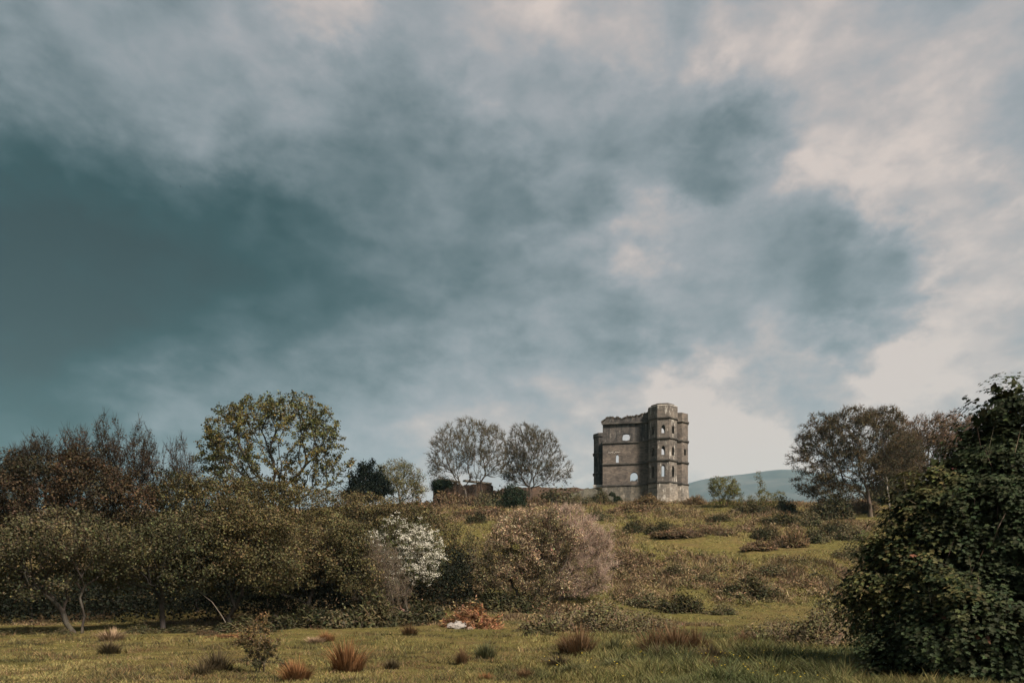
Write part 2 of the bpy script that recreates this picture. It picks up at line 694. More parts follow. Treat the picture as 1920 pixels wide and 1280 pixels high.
# ------------------------------------------------------------------ the castle
CO = Vector((27.55, 125.0, 0))
CU = Vector((.988, -.156, 0))
CV = Vector((.156, .988, 0))
G0 = 19.0
C_WALL = stone_mat('castle_rubble', (.128, .110, .098), (.078, .070, .065), (.075, .068, .06), streak=.0)
C_UPPER = stone_mat('castle_rubble_stained', (.098, .090, .086), (.062, .058, .057), (.04, .038, .037), streak=.9, pale=.3, seed=4)
C_TOWER = stone_mat('tower_rubble', (.135, .120, .108), (.09, .082, .075), (.07, .065, .06), streak=.35, pale=.85, seed=1)
C_BASE = stone_mat('castle_footing', (.19, .172, .15), (.12, .11, .098), (.09, .08, .07), row=.3, width=.6, pale=.8, seed=9)
C_FOOT = stone_mat('front_footing', (.13, .118, .10), (.085, .08, .068), (.05, .048, .042), row=.3, width=.6, streak=.5, pale=.35, seed=2)
C_TRIM = stone_mat('string_course_stone', (.085, .08, .075), (.06, .056, .054), (.04, .038, .036), row=.4, width=.9)
C_PALE = stone_mat('lime_plaster', (.52, .50, .46), (.45, .43, .40), (.3, .28, .26), row=.2, width=.4)

castle = empty('ruined_castle', (CO.x, CO.y, G0), math.atan2(CU.y, CU.x))
tag(castle, 'roofless grey stone castle tower house with empty windows on top of the hill', 'castle')


def solid(verts, faces):
    me = bpy.data.meshes.new('solid')
    me.from_pydata([tuple(v) for v in verts], [], faces)
    bm = bmesh.new()
    bm.from_mesh(me)
    bmesh.ops.recalc_face_normals(bm, faces=bm.faces)
    bm.to_mesh(me)
    bm.free()
    return me


def prism(outline, base_z, top_z, taper=1.0):
    n = len(outline)
    cx = sum(p[0] for p in outline) / n
    cy = sum(p[1] for p in outline) / n
    v = [(x, y, base_z) for x, y in outline] + [(cx + (x - cx) * taper, cy + (y - cy) * taper, top_z) for x, y in outline]
    f = [list(range(n))[::-1], list(range(n, 2 * n))] + [[i, (i + 1) % n, n + (i + 1) % n, n + i] for i in range(n)]
    return v, f


def slab(outline, v0, v1):
    """outline in the wall's plane (u, z), extruded from depth v0 to v1"""
    n = len(outline)
    v = [(u, v0, z) for u, z in outline] + [(u, v1, z) for u, z in outline]
    f = [list(range(n)), list(range(n, 2 * n))[::-1]] + [[i, (i + 1) % n, n + (i + 1) % n, n + i] for i in range(n)]
    return v, f


def join_solids(parts):
    V, Fc = [], []
    for v, f in parts:
        k = len(V)
        V += list(v)
        Fc += [[i + k for i in q] for q in f]
    return V, Fc


def boolean(body, cutter, name, mat, parent, mat2=None):
    """body minus cutter, baked to a plain mesh"""
    me_b = solid(*body)
    ob = bpy.data.objects.new(name, me_b)
    COL.objects.link(ob)
    oc = bpy.data.objects.new('cutter', solid(*cutter))
    COL.objects.link(oc)
    md = ob.modifiers.new('b', 'BOOLEAN')
    md.operation = 'DIFFERENCE'
    md.solver = 'EXACT'
    md.use_self = True
    md.object = oc
    dg = bpy.context.evaluated_depsgraph_get()
    me = bpy.data.meshes.new_from_object(ob.evaluated_get(dg))
    ob.modifiers.clear()
    ob.data = me
    me.name = name
    me.materials.clear()
    me.materials.append(mat)
    bpy.data.objects.remove(oc)
    ob.parent = parent
    return ob


def put(vf, name, mat, parent):
    me = solid(*vf)
    me.name = name
    me.materials.append(mat)
    return link(bpy.data.objects.new(name, me), parent)


def octagon(cu, cv, apothem, rot=0.0):
    R = apothem / math.cos(math.pi / 8)
    return [(cu + R * math.cos(rot + math.pi / 8 + i * math.pi / 4), cv + R * math.sin(rot + math.pi / 8 + i * math.pi / 4)) for i in range(8)]


def arch_outline(u0, u1, z0, z1, pointed=True, seg=5):
    w = u1 - u0
    sp = z1 - w * (.8 if pointed else .5)
    pts = [(u0, z0), (u1, z0), (u1, sp)]
    for i in range(1, seg):
        a = i / seg
        if pointed:
            x = u1 - w / 2 * (1 - math.cos(a * math.pi / 2))
            pts.append((x, sp + (z1 - sp) * math.sin(a * math.pi / 2) ** .9))
        else:
            pts.append((u0 + w / 2 + w / 2 * math.cos(a * math.pi / 2), sp + (z1 - sp) * math.sin(a * math.pi / 2)))
    pts.append((u0 + w / 2, z1))
    for i in range(seg - 1, 0, -1):
        a = i / seg
        if pointed:
            x = u0 + w / 2 * (1 - math.cos(a * math.pi / 2))
            pts.append((x, sp + (z1 - sp) * math.sin(a * math.pi / 2) ** .9))
        else:
            pts.append((u0 + w / 2 - w / 2 * math.cos(a * math.pi / 2), sp + (z1 - sp) * math.sin(a * math.pi / 2)))
    pts.append((u0, sp))
    return pts


def rel(z):
    return z - G0


R2 = np.random.default_rng(3)
# front wall in two storeys bands + footing: heights of the string courses
Z4, Z3, Z2, Z1 = rel(34.75), rel(31.25), rel(27.3), rel(23.35)
UL, UR, TH = -10.85, -2.3, 0.95


def wall_part(name, mat, outline, cuts, v0, v1, parent=castle):
    body = slab(outline, v0, v1)
    if not cuts:
        return put(body, name, mat, parent)
    return boolean(body, join_solids([slab(c, v0 - .3, v1 + .3) for c in cuts]), name, mat, parent)


# upper storey (stained), with ragged square window
win_a = [(-7.2, rel(31.65)), (-6.5, rel(31.55)), (-5.95, rel(31.7)), (-5.85, rel(32.4)), (-6.0, rel(32.85)), (-6.5, rel(32.95)), (-7.05, rel(32.85)), (-7.25, rel(32.3))]
f_up = wall_part('upper_wall', C_UPPER, [(UL, Z3), (UR, Z3), (UR, Z4), (UL, Z4)], [win_a], 0, TH)
f_mid = wall_part('middle_wall', C_WALL, [(UL, Z2), (UR, Z2), (UR, Z3 - .003), (UL, Z3 - .003)], [arch_outline(-8.42, -7.92, rel(27.55), rel(29.15))], .01, TH + .01)
win_c = arch_outline(-5.8, -4.45, rel(24.05), rel(25.75), False)
f_low = wall_part('lower_wall', C_WALL, [(UL, Z1), (UR, Z1), (UR, Z2 - .003), (UL, Z2 - .003)], [win_c], 0.0, TH)
# broken stones lying in the sill of the arched window
for (u, z, s) in ((-5.5, 24.12, .17), (-5.15, 24.1, .14), (-4.75, 24.15, .2), (-4.6, 24.4, .12)):
    put(slab([(u - s, rel(z - .1)), (u + s, rel(z - .1)), (u + s * .8, rel(z) + s), (u - s * .5, rel(z) + s * .8)], .3, .7), 'fallen_stone', C_TRIM, f_low)
# battered footing
ft = [(UL - .55, .0 - 1.5), (UR + .2, -1.5), (UR + .2, Z1 - .05), (UL - .1, Z1 - .05)]
n = len(ft)
v = [(u, -.45, z) for u, z in ft[:2]] + [(u, -.06, z) for u, z in ft[2:]] + [(u, TH, z) for u, z in ft]
f = [[0, 1, 2, 3], [7, 6, 5, 4], [0, 4, 5, 1], [1, 5, 6, 2], [2, 6, 7, 3], [3, 7, 4, 0]]
put((v, f), 'footing_wall', C_FOOT, castle)


def ledge(name, z, th, out, parent, u0=UL, u1=UR):
    pts = [(u0 - out * .6, z - th / 2), (u1, z - th / 2), (u1, z + th / 2), (u0 - out * .6, z + th / 2)]
    return put(slab(pts, -out, .05), name, C_TRIM, parent)


ledge('string_course', Z3, .2, .17, f_up)
ledge('string_course', Z2, .2, .17, f_mid)
ledge('string_course', Z1, .22, .2, f_low)
ledge('cornice', Z4 + .05, .3, .32, f_up)
# ragged parapet: broken masonry stepping up towards the tower
us = np.linspace(UL - .2, UR, 46)
tops = np.interp(us, [UL - .2, -10.4, -10.2, -9.0, -8.8, -8.0, -7.6, -6.9, -6.6, -5.2, -4.2, -3.4, UR], [35.3, 35.45, 35.95, 36.0, 35.7, 35.85, 35.6, 35.65, 35.9, 35.95, 36.05, 36.3, 36.5])
tops = tops + R2.uniform(-.13, .13, len(us))
parapet = wall_part('parapet', C_UPPER, [(UL - .2, Z4 + .2), (UR, Z4 + .2)] + [(us[i], rel(tops[i])) for i in range(len(us) - 1, -1, -1)], [], -.1, .6)
# weeds growing on the wall top
wb = MB()
nW = 3500
u = R2.uniform(UL - .2, UR, nW)
vv = R2.uniform(-.15, .7, nW)
zt = np.interp(u, us, tops) - G0
P = np.stack([u, vv, zt - .08], 1)
leaf_kites(wb, P + R2.normal(0, .05, (nW, 3)), rand_unit(nW, R2), R2.uniform(.12, .34, nW), .09, vary((.085, .062, .034), nW, R2, .35), R2,
           np.tile([0, 0, 1.0], (nW, 1)), .75)
o = wb.build('wall_weeds', M_GRASS, castle)
o['kind'] = 'stuff'
# side and rear walls
wall_l = boolean(prism([(UL + .003, TH), (UL + .9, TH), (UL + .9, 6.9), (UL + .003, 6.9)], -1.5, rel(33.6)),
                 prism([(UL - .5, 3.2), (UL + 1.4, 3.2), (UL + 1.4, 4.3), (UL - .5, 4.3)], rel(28.2), rel(30.2)), 'side_wall', C_UPPER, castle)
rear = [(-9.5, -1.5), (2.3, -1.5), (2.3, rel(26.0)), (1.0, rel(24.7)), (-1, rel(24.3)), (-3, rel(23.6)), (-5, rel(23.2)), (-7, rel(23.9)), (-9, rel(25.1)), (-9.5, rel(26.0))]
wall_part('rear_wall', C_WALL, rear, [], 8.3, 9.2)
wall_r = put(prism([(1.2, 2.4), (2.1, 2.4), (2.1, 8.2), (1.2, 8.2)], -1.5, rel(24.5)), 'side_wall', C_WALL, castle)


def tower(cu, cv, ap, levels, top, crown, windows, name, mat, rot=0.0, base_mat=None, base_z=-1.5, wall_th=.75, back_open=None):
    """octagonal tower: shell storeys with window openings in the facets, string courses, capped parapet, battered foot"""
    body = prism(octagon(cu, cv, ap, rot), levels[0], top)
    cuts = [prism(octagon(cu, cv, ap - wall_th, rot), levels[0] - .5, top + .5)]
    shell = boolean(body, cuts[0], name, mat, castle)
    holes = []
    for (fi, w, z0, z1) in windows:
        a = rot + fi * math.pi / 4
        o_ = arch_outline(-w / 2, w / 2, z0, z1, True, 3)
        ca, sa = math.cos(a), math.sin(a)
        n_ = len(o_)
        V = []
        for dd in (ap - wall_th - .35, ap + .3):
            for (q, z) in o_:
                V.append((cu + ca * dd - sa * q, cv + sa * dd + ca * q, z))
        Fc = [list(range(n_))[::-1], list(range(n_, 2 * n_))] + [[i, (i + 1) % n_, n_ + (i + 1) % n_, n_ + i] for i in range(n_)]
        holes.append((V, Fc))
    if holes:
        md_me = shell.data
        vs = [tuple(v_.co) for v_ in md_me.vertices]
        fs = [list(p_.vertices) for p_ in md_me.polygons]
        bpy.data.objects.remove(shell)
        shell = boolean((vs, fs), join_solids(holes), name, mat, castle)
    for z in levels[1:] + [top] if False else levels:
        ring = boolean(prism(octagon(cu, cv, ap + .20, rot), z - .1, z + .12), prism(octagon(cu, cv, ap - .1, rot), z - 1, z + 1), 'string_course', C_TRIM, shell)
    if crown:
        c0, c1 = crown
        boolean(prism(octagon(cu, cv, ap + .12, rot), top + .002, c0), prism(octagon(cu, cv, ap - .45, rot), top - 1, c0 + 1), 'parapet', mat, shell)
        boolean(prism(octagon(cu, cv, ap + .06, rot), c0 + .002, c0 + .14), prism(octagon(cu, cv, ap - .5, rot), c0 - 1, c0 + 1), 'coping', C_PALE if name == 'corner_tower' else C_TRIM, shell)
    # foot
    n_ = 8
    ft_ = prism(octagon(cu, cv, ap + .42, rot), base_z, levels[0] - .12, (ap + .05) / (ap + .42))
    put(ft_, 'footing', base_mat or mat, shell)
    return shell


ap = 2.5
lv = [Z1, Z2, Z3, Z4]
TZ = [(Z1 + .95, Z1 + 3.1), (Z2 + .85, Z2 + 2.55), (Z3 + .85, Z3 + 2.35)]
wins = []
for k, (a, b) in enumerate(TZ):
    wins.append((6, .62, a, b))                               # towards the camera
    wins.append((5, .58, a, b - .1))
    wins.append((7, .58, a, b - .1))
    wins.append((2, .95, a + (.2, .95, 1.0)[k], b + (1.3, .55, .62)[k]))      # broken rear openings, higher
    wins.append((1, .8, a + .3, b + .4))
    wins.append((3, .8, a + .3, b + .4))
    if k < 2:
        wins.append((0, .55, a, b - .1))
corner = tower(0, 0, ap, lv[:3] + [Z4 - .1 + .25], Z4 + .3, (rel(37.05), None), wins, 'corner_tower', C_TOWER, 0.0, C_BASE)
# inner drum rising a little above the parapet, with its own worn coping
boolean(prism(octagon(0, .25, 1.95), rel(36.4), rel(37.5)), prism(octagon(0, .25, 1.5), rel(36), rel(38)), 'inner_drum', C_TOWER, corner)
boolean(prism(octagon(0, .25, 2.08), rel(37.502), rel(37.66)), prism(octagon(0, .25, 1.45), rel(37), rel(38)), 'drum_coping', C_TRIM, corner)
turret = tower(2.65, 2.4, 2.05, [Z1 + .05, Z2 + .05, Z3 + .05, Z4 + .05], rel(36.4), None, [(7, .5, Z2 + 1.4, Z2 + 2.6)], 'stair_turret', C_WALL, 0.0, C_BASE)
back_t = tower(-11.05, 8.6, 1.75, [Z1, Z2 - .3, Z3 - .3], rel(34.2), (rel(34.75), None), [(5, .5, Z2 + 1.2, Z2 + 2.8)], 'rear_tower', C_UPPER, 0.0, C_UPPER)
put(slab([(-12.6, rel(23.25)), (-10.9, rel(23.25)), (-10.9, rel(23.75)), (-12.7, rel(23.75))], 1.0, 2.0), 'lintel', C_PALE, castle)

ivb = MB()
nI = 9000
iu = R2.uniform(-11.4, -6.6, nI)
iz = R2.random(nI) ** 1.3 * (3.6 - .5 * (iu + 11.4)) * (.5 + fbm(iu * .9, 0, 0, 3, 8)) + .2
keepi = fbm(iu * .8, iz * .8, 0, 3, 12) > .44
iu, iz = iu[keepi], iz[keepi]
P = np.stack([iu, -.45 + iz * .07 - R2.random(len(iu)) * .3, iz], 1)
leaf_kites(ivb, P, unit(rand_unit(len(P), R2) + np.array([[0, -1.0, .4]])), .16, .13, vary((.030, .036, .018), len(P), R2, .35), R2)
iv = ivb.build('ivy', M_LEAF, castle)
# remains of plaster moulding above the slit window
for i, (u, z, w, h_) in enumerate(((-9.75, 29.35, .12, .3), (-9.5, 29.3, .1, .22), (-9.3, 29.42, .14, .14), (-9.05, 29.35, .1, .26), (-8.8, 29.3, .16, .12), (-8.5, 29.4, .12, .22), (-8.25, 29.38, .1, .2), (-8.0, 29.4, .14, .12), (-7.75, 29.42, .1, .18))):
    put(slab([(u, rel(z)), (u + w, rel(z)), (u + w, rel(z) + h_), (u, rel(z) + h_)], -.02, .06), 'plaster_moulding', C_PALE, f_mid)

# ------------------------------------------------------------------ ruined walls on the hill
C_BRICK = stone_mat('old_garden_wall_brick', (.115, .075, .055), (.085, .06, .045), (.06, .05, .042), row=.12, width=.3, streak=.3)
C_RUBBLE = stone_mat('mossy_rubble', (.12, .115, .095), (.08, .078, .062), (.05, .048, .04), row=.25, width=.5, streak=.4)


def ruined_wall(name, label, px0, Y0, px1, Y1, tops, th, mat, cop=None):
    a, b = at(px0, Y0), at(px1, Y1)
    z0 = min(a.z, b.z) - 1.0
    d = Vector((b.x - a.x, b.y - a.y, 0))
    Lw = d.length
    root = empty(name, (a.x, a.y, z0), math.atan2(d.y, d.x))
    tag(root, label, 'wall')
    r = np.random.default_rng(int(px0))
    s = np.linspace(0, Lw, 40)
    # heights by picture rows
    zz = []
    for q in s:
        t = q / Lw
        Y = Y0 + (Y1 - Y0) * t
        px = CX + F * (a.x + d.x * t) / (a.y + d.y * t)
        py = np.interp(px, [p for p, _ in tops], [p for _, p in tops])
        zz.append(CAMZ + (HZ - py) / F * (a.y + d.y * t) - z0 + r.uniform(-.12, .12) + .55 * (vnoise(q * .8, px0) - .5))
    out = [(0, -.5), (Lw, -.5)] + [(s[i], zz[i]) for i in range(len(s) - 1, -1, -1)]
    put(slab(out, 0, th), 'wall_face', mat, root)
    if cop:
        for (c0, c1) in cop:
            k0, k1 = Lw * c0, Lw * c1
            zt = float(np.interp((k0 + k1) / 2, s, zz)) + .12
            put(slab([(k0, zt), (k1, zt - .05), (k1, zt + .2), (k0, zt + .25)], -.12, th + .12), 'coping_stone', C_PALE2, root)
    return root, a, b


C_PALE2 = stone_mat('weathered_coping', (.30, .27, .23), (.24, .22, .19), (.15, .14, .12), row=.3, width=.8)
ruined_wall('garden_wall', 'brown ruined brick garden wall behind the bare spreading tree', 815, 112, 925, 118,
            [(815, 913), (830, 907), (925, 909)], .6, C_BRICK, [(.06, .42), (.5, .97)])
ruined_wall('boundary_wall', 'low brown wall under shrubs running up to the castle', 905, 121, 1108, 124,
            [(905, 918), (960, 914), (1000, 912), (1060, 912), (1108, 918)], .6, C_BRICK)
ruined_wall('terrace_wall', 'low dark mossy rubble wall joined to the castle footing', 1070, 121.0, 1150, 122.2,
            [(1070, 924), (1085, 919), (1110, 912), (1122, 916), (1136, 926), (1150, 930)], .7, C_RUBBLE)


# ------------------------------------------------------------------ trees
def sample_env(blobs, n, r, shell=.5):
    """blobs: (cx, cy, cz, rx, ry, rz); points spread through their volumes, denser near the outside"""
    vol = np.array([b[3] * b[4] * b[5] for b in blobs]) ** .8
    k = r.choice(len(blobs), n, p=vol / vol.sum())
    B = np.array(blobs)[k]
    u = rand_unit(n, r) * (r.random((n, 1)) ** (1 / 3.0)) ** shell
    return B[:, :3] + u * B[:, 3:]


def grow(pts, root, top, r, beta=.45, step=.5, wander=.08, min_frac=0.0):
    """greedy branching: every target joins the node that is near it and close to the root; curved, subdivided edges"""
    nmax = len(pts) * 14 + 200
    pos = np.zeros((nmax, 3))
    par = np.full(nmax, -1)
    pl = np.zeros(nmax)
    dr = np.zeros((nmax, 3))
    root, top = np.asarray(root, float), np.asarray(top, float)
    ns = max(3, int(np.linalg.norm(top - root) / step))
    n = 0
    for i in range(ns + 1):
        t = i / ns
        pos[n] = root + (top - root) * t + (r.normal(0, wander, 3) * (0 < i))
        par[n] = n - 1
        if n:
            dr[n] = pos[n] - pos[n - 1]
            dr[n] /= np.linalg.norm(dr[n]) + 1e-9
            pl[n] = pl[n - 1] + np.linalg.norm(pos[n] - pos[n - 1])
        n += 1
    dr[0] = dr[1]
    first = int(ns * min_frac)
    d0 = np.linalg.norm(pts - top, axis=1) * (1 + r.normal(0, .12, len(pts)))
    for p in pts[np.argsort(d0)]:
        q = pos[first:n]
        dv = p - q
        dist = np.linalg.norm(dv, axis=1)
        cosang = (dv * dr[first:n]).sum(1) / (dist + 1e-9)
        cost = dist * (1.25 - .35 * cosang) + beta * pl[first:n]
        j = int(np.argmin(cost)) + first
        L = dist[j - first]
        if L < .05:
            continue
        k = max(1, int(round(L / step)))
        a, b, t0 = pos[j], p, dr[j]
        c = a + (t0 * .55 + (b - a) / L * .45) * L * .45
        if n + k >= nmax:
            break
        pi = j
        for i in range(1, k + 1):
            t = i / k
            x = (1 - t) ** 2 * a + 2 * t * (1 - t) * c + t * t * b + (r.normal(0, wander * min(1, L), 3) if i < k else 0)
            pos[n] = x
            par[n] = pi
            dd = x - pos[pi]
            l = np.linalg.norm(dd)
            dr[n] = dd / (l + 1e-9)
            pl[n] = pl[pi] + l
            pi = n
            n += 1
    return pos[:n], par[:n], dr[:n]


def radii(par, r0, e=2.25):
    n = len(par)
    acc = np.zeros(n)
    kids = np.zeros(n, int)
    rad = np.zeros(n)
    for i in range(n - 1, -1, -1):
        rad[i] = r0 if kids[i] == 0 else acc[i] ** (1 / e)
        if par[i] >= 0:
            acc[par[i]] += rad[i] ** e
            kids[par[i]] += 1
    return rad, kids


def frames(d):
    ref = np.where(np.abs(d[:, 2:3]) > .9, np.array([[1.0, 0, 0]]), np.array([[0, 0, 1.0]]))
    u = unit(np.cross(d, ref))
    return u, np.cross(d, u)


def tubes(mb, A, B, ra, rb, da, db, k, col):
    n = len(A)
    if n == 0:
        return
    # keep both rings in one frame so the skin never twists
    u, w = frames(unit(da + db))
    ua = unit(u - da * (u * da).sum(1, keepdims=True))
    wa = np.cross(da, ua)
    ub = unit(u - db * (u * db).sum(1, keepdims=True))
    wb_ = np.cross(db, ub)
    ang = np.arange(k) * 2 * math.pi / k
    V = []
    for (P, rr, uu, ww) in ((A, ra, ua, wa), (B, rb, ub, wb_)):
        V.append(P[:, None] + (uu[:, None] * np.cos(ang)[None, :, None] + ww[:, None] * np.sin(ang)[None, :, None]) * rr[:, None, None])
    V = np.stack(V, 1).reshape(-1, 3)
    base = (np.arange(n) * 2 * k)[:, None, None]
    i = np.arange(k)
    f = np.stack([i, (i + 1) % k, k + (i + 1) % k, k + i], 1)[None] + base
    mb.add(V, f.reshape(-1, 4), np.repeat(col, 2 * k, axis=0))


def wood(mb, pos, par, dr, rad, col, r, flare=1.6):
    i = np.arange(1, len(pos))
    p = par[i]
    main = np.zeros(len(pos), bool)
    order = np.argsort(rad[i])
    best = {}
    for j in i[order]:
        best[par[j]] = j
    for j in best.values():
        main[j] = True
    ra = np.where(main[i], rad[p], np.minimum(rad[p], rad[i] * 1.25))
    da = np.where(main[i][:, None], dr[p], dr[i])
    rb = rad[i]
    h = pos[i][:, 2] - pos[0][2]
    hp = pos[p][:, 2] - pos[0][2]
    R0 = rad[0]
    ra = ra * (1 + (flare - 1) * np.exp(-hp / (R0 * 2.0)) * (rad[p] > R0 * .6))
    rb = rb * (1 + (flare - 1) * np.exp(-h / (R0 * 2.0)) * (rb > R0 * .6))
    c = vary(col, len(i), r, .12, .04)
    for lo, hi, k in ((.07, 99, 8), (.025, .07, 5), (0, .025, 3)):
        s = (rb >= lo) & (rb < hi)
        tubes(mb, pos[p][s] - dr[i][s] * (rb[s] * .15)[:, None], pos[i][s], ra[s], rb[s], da[s], dr[i][s], k, c[s])


def twigs(mb, P, D, L, w, col, r, spread=.8, up=.25):
    """thin tapering three sided spikes"""
    n = len(P)
    d = unit(D + rand_unit(n, r) * spread + np.array([[0, 0, up]]))
    u, ww = frames(d)
    L = np.broadcast_to(np.asarray(L, float), (n,))[:, None]
    tip = P + d * L
    V = np.stack([P + u * w, P - u * w * .5 + ww * w * .87, P - u * w * .5 - ww * w * .87, tip], 1).reshape(-1, 3)
    b = (np.arange(n) * 4)[:, None]
    f = np.concatenate([b + np.array([[0, 1, 3]]), b + np.array([[1, 2, 3]]), b + np.array([[2, 0, 3]])])
    mb.add(V, f, np.repeat(col, 4, axis=0))
    return tip, d


def tree(name, label, px, Y, blobs, npts, seed, trunk_top=.35, beta=.45, step=.55, r0=.012, bark=(.09, .075, .06), leaf=(.08, .08, .03), leaf2=None,
         n_leaf=20, clump=.35, lsize=.12, lw=.6, n_twig=4, twl=.6, tww=.012, twcol=None, group=None, shell=.5, cat='tree', roots=None, upn=.4, mat=None,
         lobed=False, wander=.06, flare=1.6, base_dz=0.0, depth=.85, up=.25, crownname='crown', hue=.10, amt=.28, reach=2.2, flat=.7):
    """blobs are (picture column, row, half width, half height) ellipses of the crown at distance Y, given real depth"""
    r = np.random.default_rng(seed)
    g = at(px, Y)
    k = Y / F
    root = empty(name, (g.x, g.y, g.z))
    tag(root, label, cat, group)
    bl = []
    for b in blobs:
        bx, by, rx, ry = b[:4]
        dd = b[4] if len(b) > 4 else r.uniform(-.15, .15) * rx * k
        x = (bx - CX) * k - g.x
        z = CAMZ + (HZ - by) * k - g.z
        bl.append((x, dd, z, rx * k, max(rx, ry) * k * depth * (.9 if len(b) < 6 else b[5]), ry * k))
    pts = sample_env(bl, npts, r, shell)
    pts = pts[pts[:, 2] > .25]
    top_z = max(b[2] + b[5] for b in bl)
    cxm = np.average([b[0] for b in bl], weights=[b[3] * b[5] for b in bl])
    stems = roots or [(0.0, 0.0)]
    tm, tw_, cm = MB(), MB(), MB()
    own = np.argmin(np.stack([np.abs(pts[:, 0] - (s[0] * k)) + 0 * pts[:, 0] for s in stems], 1), 1) if len(stems) > 1 else np.zeros(len(pts), int)
    allP, allD = [], []
    for si, s in enumerate(stems):
        pp = pts[own == si]
        if len(pp) < 4:
            continue
        rx_ = s[0] * k
        tz = top_z * trunk_top
        mx = pp[:, 0].mean()
        top = (rx_ + (mx - rx_) * .25, pp[:, 1].mean() * .3, tz)
        pos, par, dr = grow(pp, (rx_, 0, -.3 + base_dz), top, r, beta, step, wander)
        rad, kids = radii(par, r0)
        wood(tm, pos, par, dr, rad, np.array(bark), r, flare)
        sel = rad < r0 * reach
        allP.append(pos[sel])
        allD.append(dr[sel])
    tm.build('trunk', M_BARK, root, smooth=True)
    P, D = np.concatenate(allP), np.concatenate(allD)
    if n_twig:
        PP, DD = np.repeat(P, n_twig, 0), np.repeat(D, n_twig, 0)
        PP = PP + r.normal(0, .04, PP.shape)
        tip, td = twigs(cm, PP, DD, r.uniform(.4, 1.0, len(PP)) * twl, tww, vary(twcol or bark, len(PP), r, .2, .05), r, .85, up)
        # second order
        tip2, _ = twigs(cm, PP + (tip - PP) * .5, td, r.uniform(.3, .8, len(PP)) * twl * .6, tww * .7, vary(twcol or bark, len(PP), r, .2, .05), r, .9, up)
    if n_leaf:
        PP = np.repeat(P, n_leaf, 0)
        n = len(PP)
        off = rand_unit(n, r) * (r.random((n, 1)) ** .5) * clump
        off[:, 2] *= flat
        Q = PP + off
        Q = Q + 0
        cen = np.array([cxm, 0, top_z * .55])
        outw = unit(Q - cen)
        Nn = unit(rand_unit(n, r) * .9 + outw * .45 + np.array([[0, 0, upn]]))
        c = np.tile(np.array(leaf, float), (n, 1))
        if leaf2 is not None:
            wgt = np.clip((fbm((Q[:, 0] + g.x) / 2.2, (Q[:, 1] + g.y) / 2.2, Q[:, 2] / 1.8, 3, seed) - .42) * 5, 0, 1)[:, None]
            c = c * (1 - wgt) + np.array(leaf2) * wgt
        # leaves of one clump share a tone
        tone = np.repeat(np.exp(r.normal(0, .16, (len(P), 1))), n_leaf, 0)
        c = vary(c * tone, n, r, amt, hue)
        sz = r.uniform(.65, 1.25, n) * lsize
        if lobed:
            leaf_lobed(cm, Q, Nn, sz, c, r, outw, .5)
        else:
            leaf_kites(cm, Q, Nn, sz, sz * lw, c, r, outw, .3)
    o = cm.build(crownname, mat or M_LEAF, root)
    return root, bl, P


# --- lone trees on the hill
tree('sycamore_tree', 'big round half leafed sycamore rising above the thicket', 520, 68,
     [(515, 835, 118, 88), (430, 815, 50, 60), (400, 855, 32, 44), (600, 810, 38, 50), (555, 775, 60, 36), (470, 780, 50, 38), (632, 880, 36, 28), (612, 840, 36, 40), (420, 900, 45, 30), (500, 925, 60, 25), (590, 900, 45, 28)],
     820, 11, trunk_top=.15, beta=.34, step=.55, r0=.019, bark=(.07, .062, .052), leaf=(.082, .082, .030), leaf2=(.115, .092, .030), n_leaf=22, clump=.38, lsize=.20, lw=.8,
     n_twig=1, twl=.5, shell=.42)
tree('spreading_tree', 'tall bare tree with a forked trunk standing before the garden wall', 893, 112,
     [(880, 825, 66, 40), (845, 850, 44, 45), (925, 845, 28, 50), (830, 885, 30, 24), (815, 870, 16, 16), (950, 875, 12, 14), (890, 870, 34, 30)],
     900, 21, trunk_top=.2, beta=.36, step=.6, r0=.013, bark=(.085, .068, .052), leaf=(.075, .062, .028), leaf2=(.10, .085, .038), n_leaf=4, clump=.5, lsize=.16,
     n_twig=6, twl=1.1, tww=.024, twcol=(.065, .055, .034), shell=.5, roots=[(-14, 0), (4, 0), (0, 0)])
tree('round_bare_tree', 'rounded bare tree with dense fine twigs between spreading tree and castle', 992, 114,
     [(985, 840, 40, 48), (1010, 850, 42, 45), (1045, 878, 28, 24), (965, 870, 24, 40), (1000, 890, 50, 22), (1055, 895, 16, 12), (950, 880, 18, 20)],
     1100, 22, trunk_top=.2, beta=.40, step=.6, r0=.012, bark=(.080, .062, .048), leaf=(.07, .058, .033), leaf2=(.095, .078, .042), n_leaf=4, clump=.45, lsize=.14,
     n_twig=7, twl=1.0, tww=.024, twcol=(.060, .052, .034), shell=.55)
tree('broad_tree', 'broad spreading tree with silvery trunk and brown fine twigs on the right of the hill', 1632, 93,
     [(1600, 815, 62, 52), (1555, 835, 52, 50), (1530, 895, 36, 34), (1645, 820, 56, 50), (1690, 850, 44, 50), (1600, 880, 70, 40), (1665, 890, 55, 36), (1500, 862, 24, 20), (1515, 835, 26, 26), (1565, 925, 50, 18), (1510, 905, 26, 22), (1530, 800, 34, 24), (1590, 785, 36, 22), (1660, 785, 36, 22), (1620, 780, 30, 16)],
     1500, 23, trunk_top=.26, beta=.38, step=.6, r0=.013, bark=(.105, .082, .062), leaf=(.062, .054, .028), leaf2=(.105, .078, .038), n_leaf=20, clump=.6, lsize=.20,
     n_twig=7, twl=1.0, tww=.026, twcol=(.055, .040, .024), shell=.55)
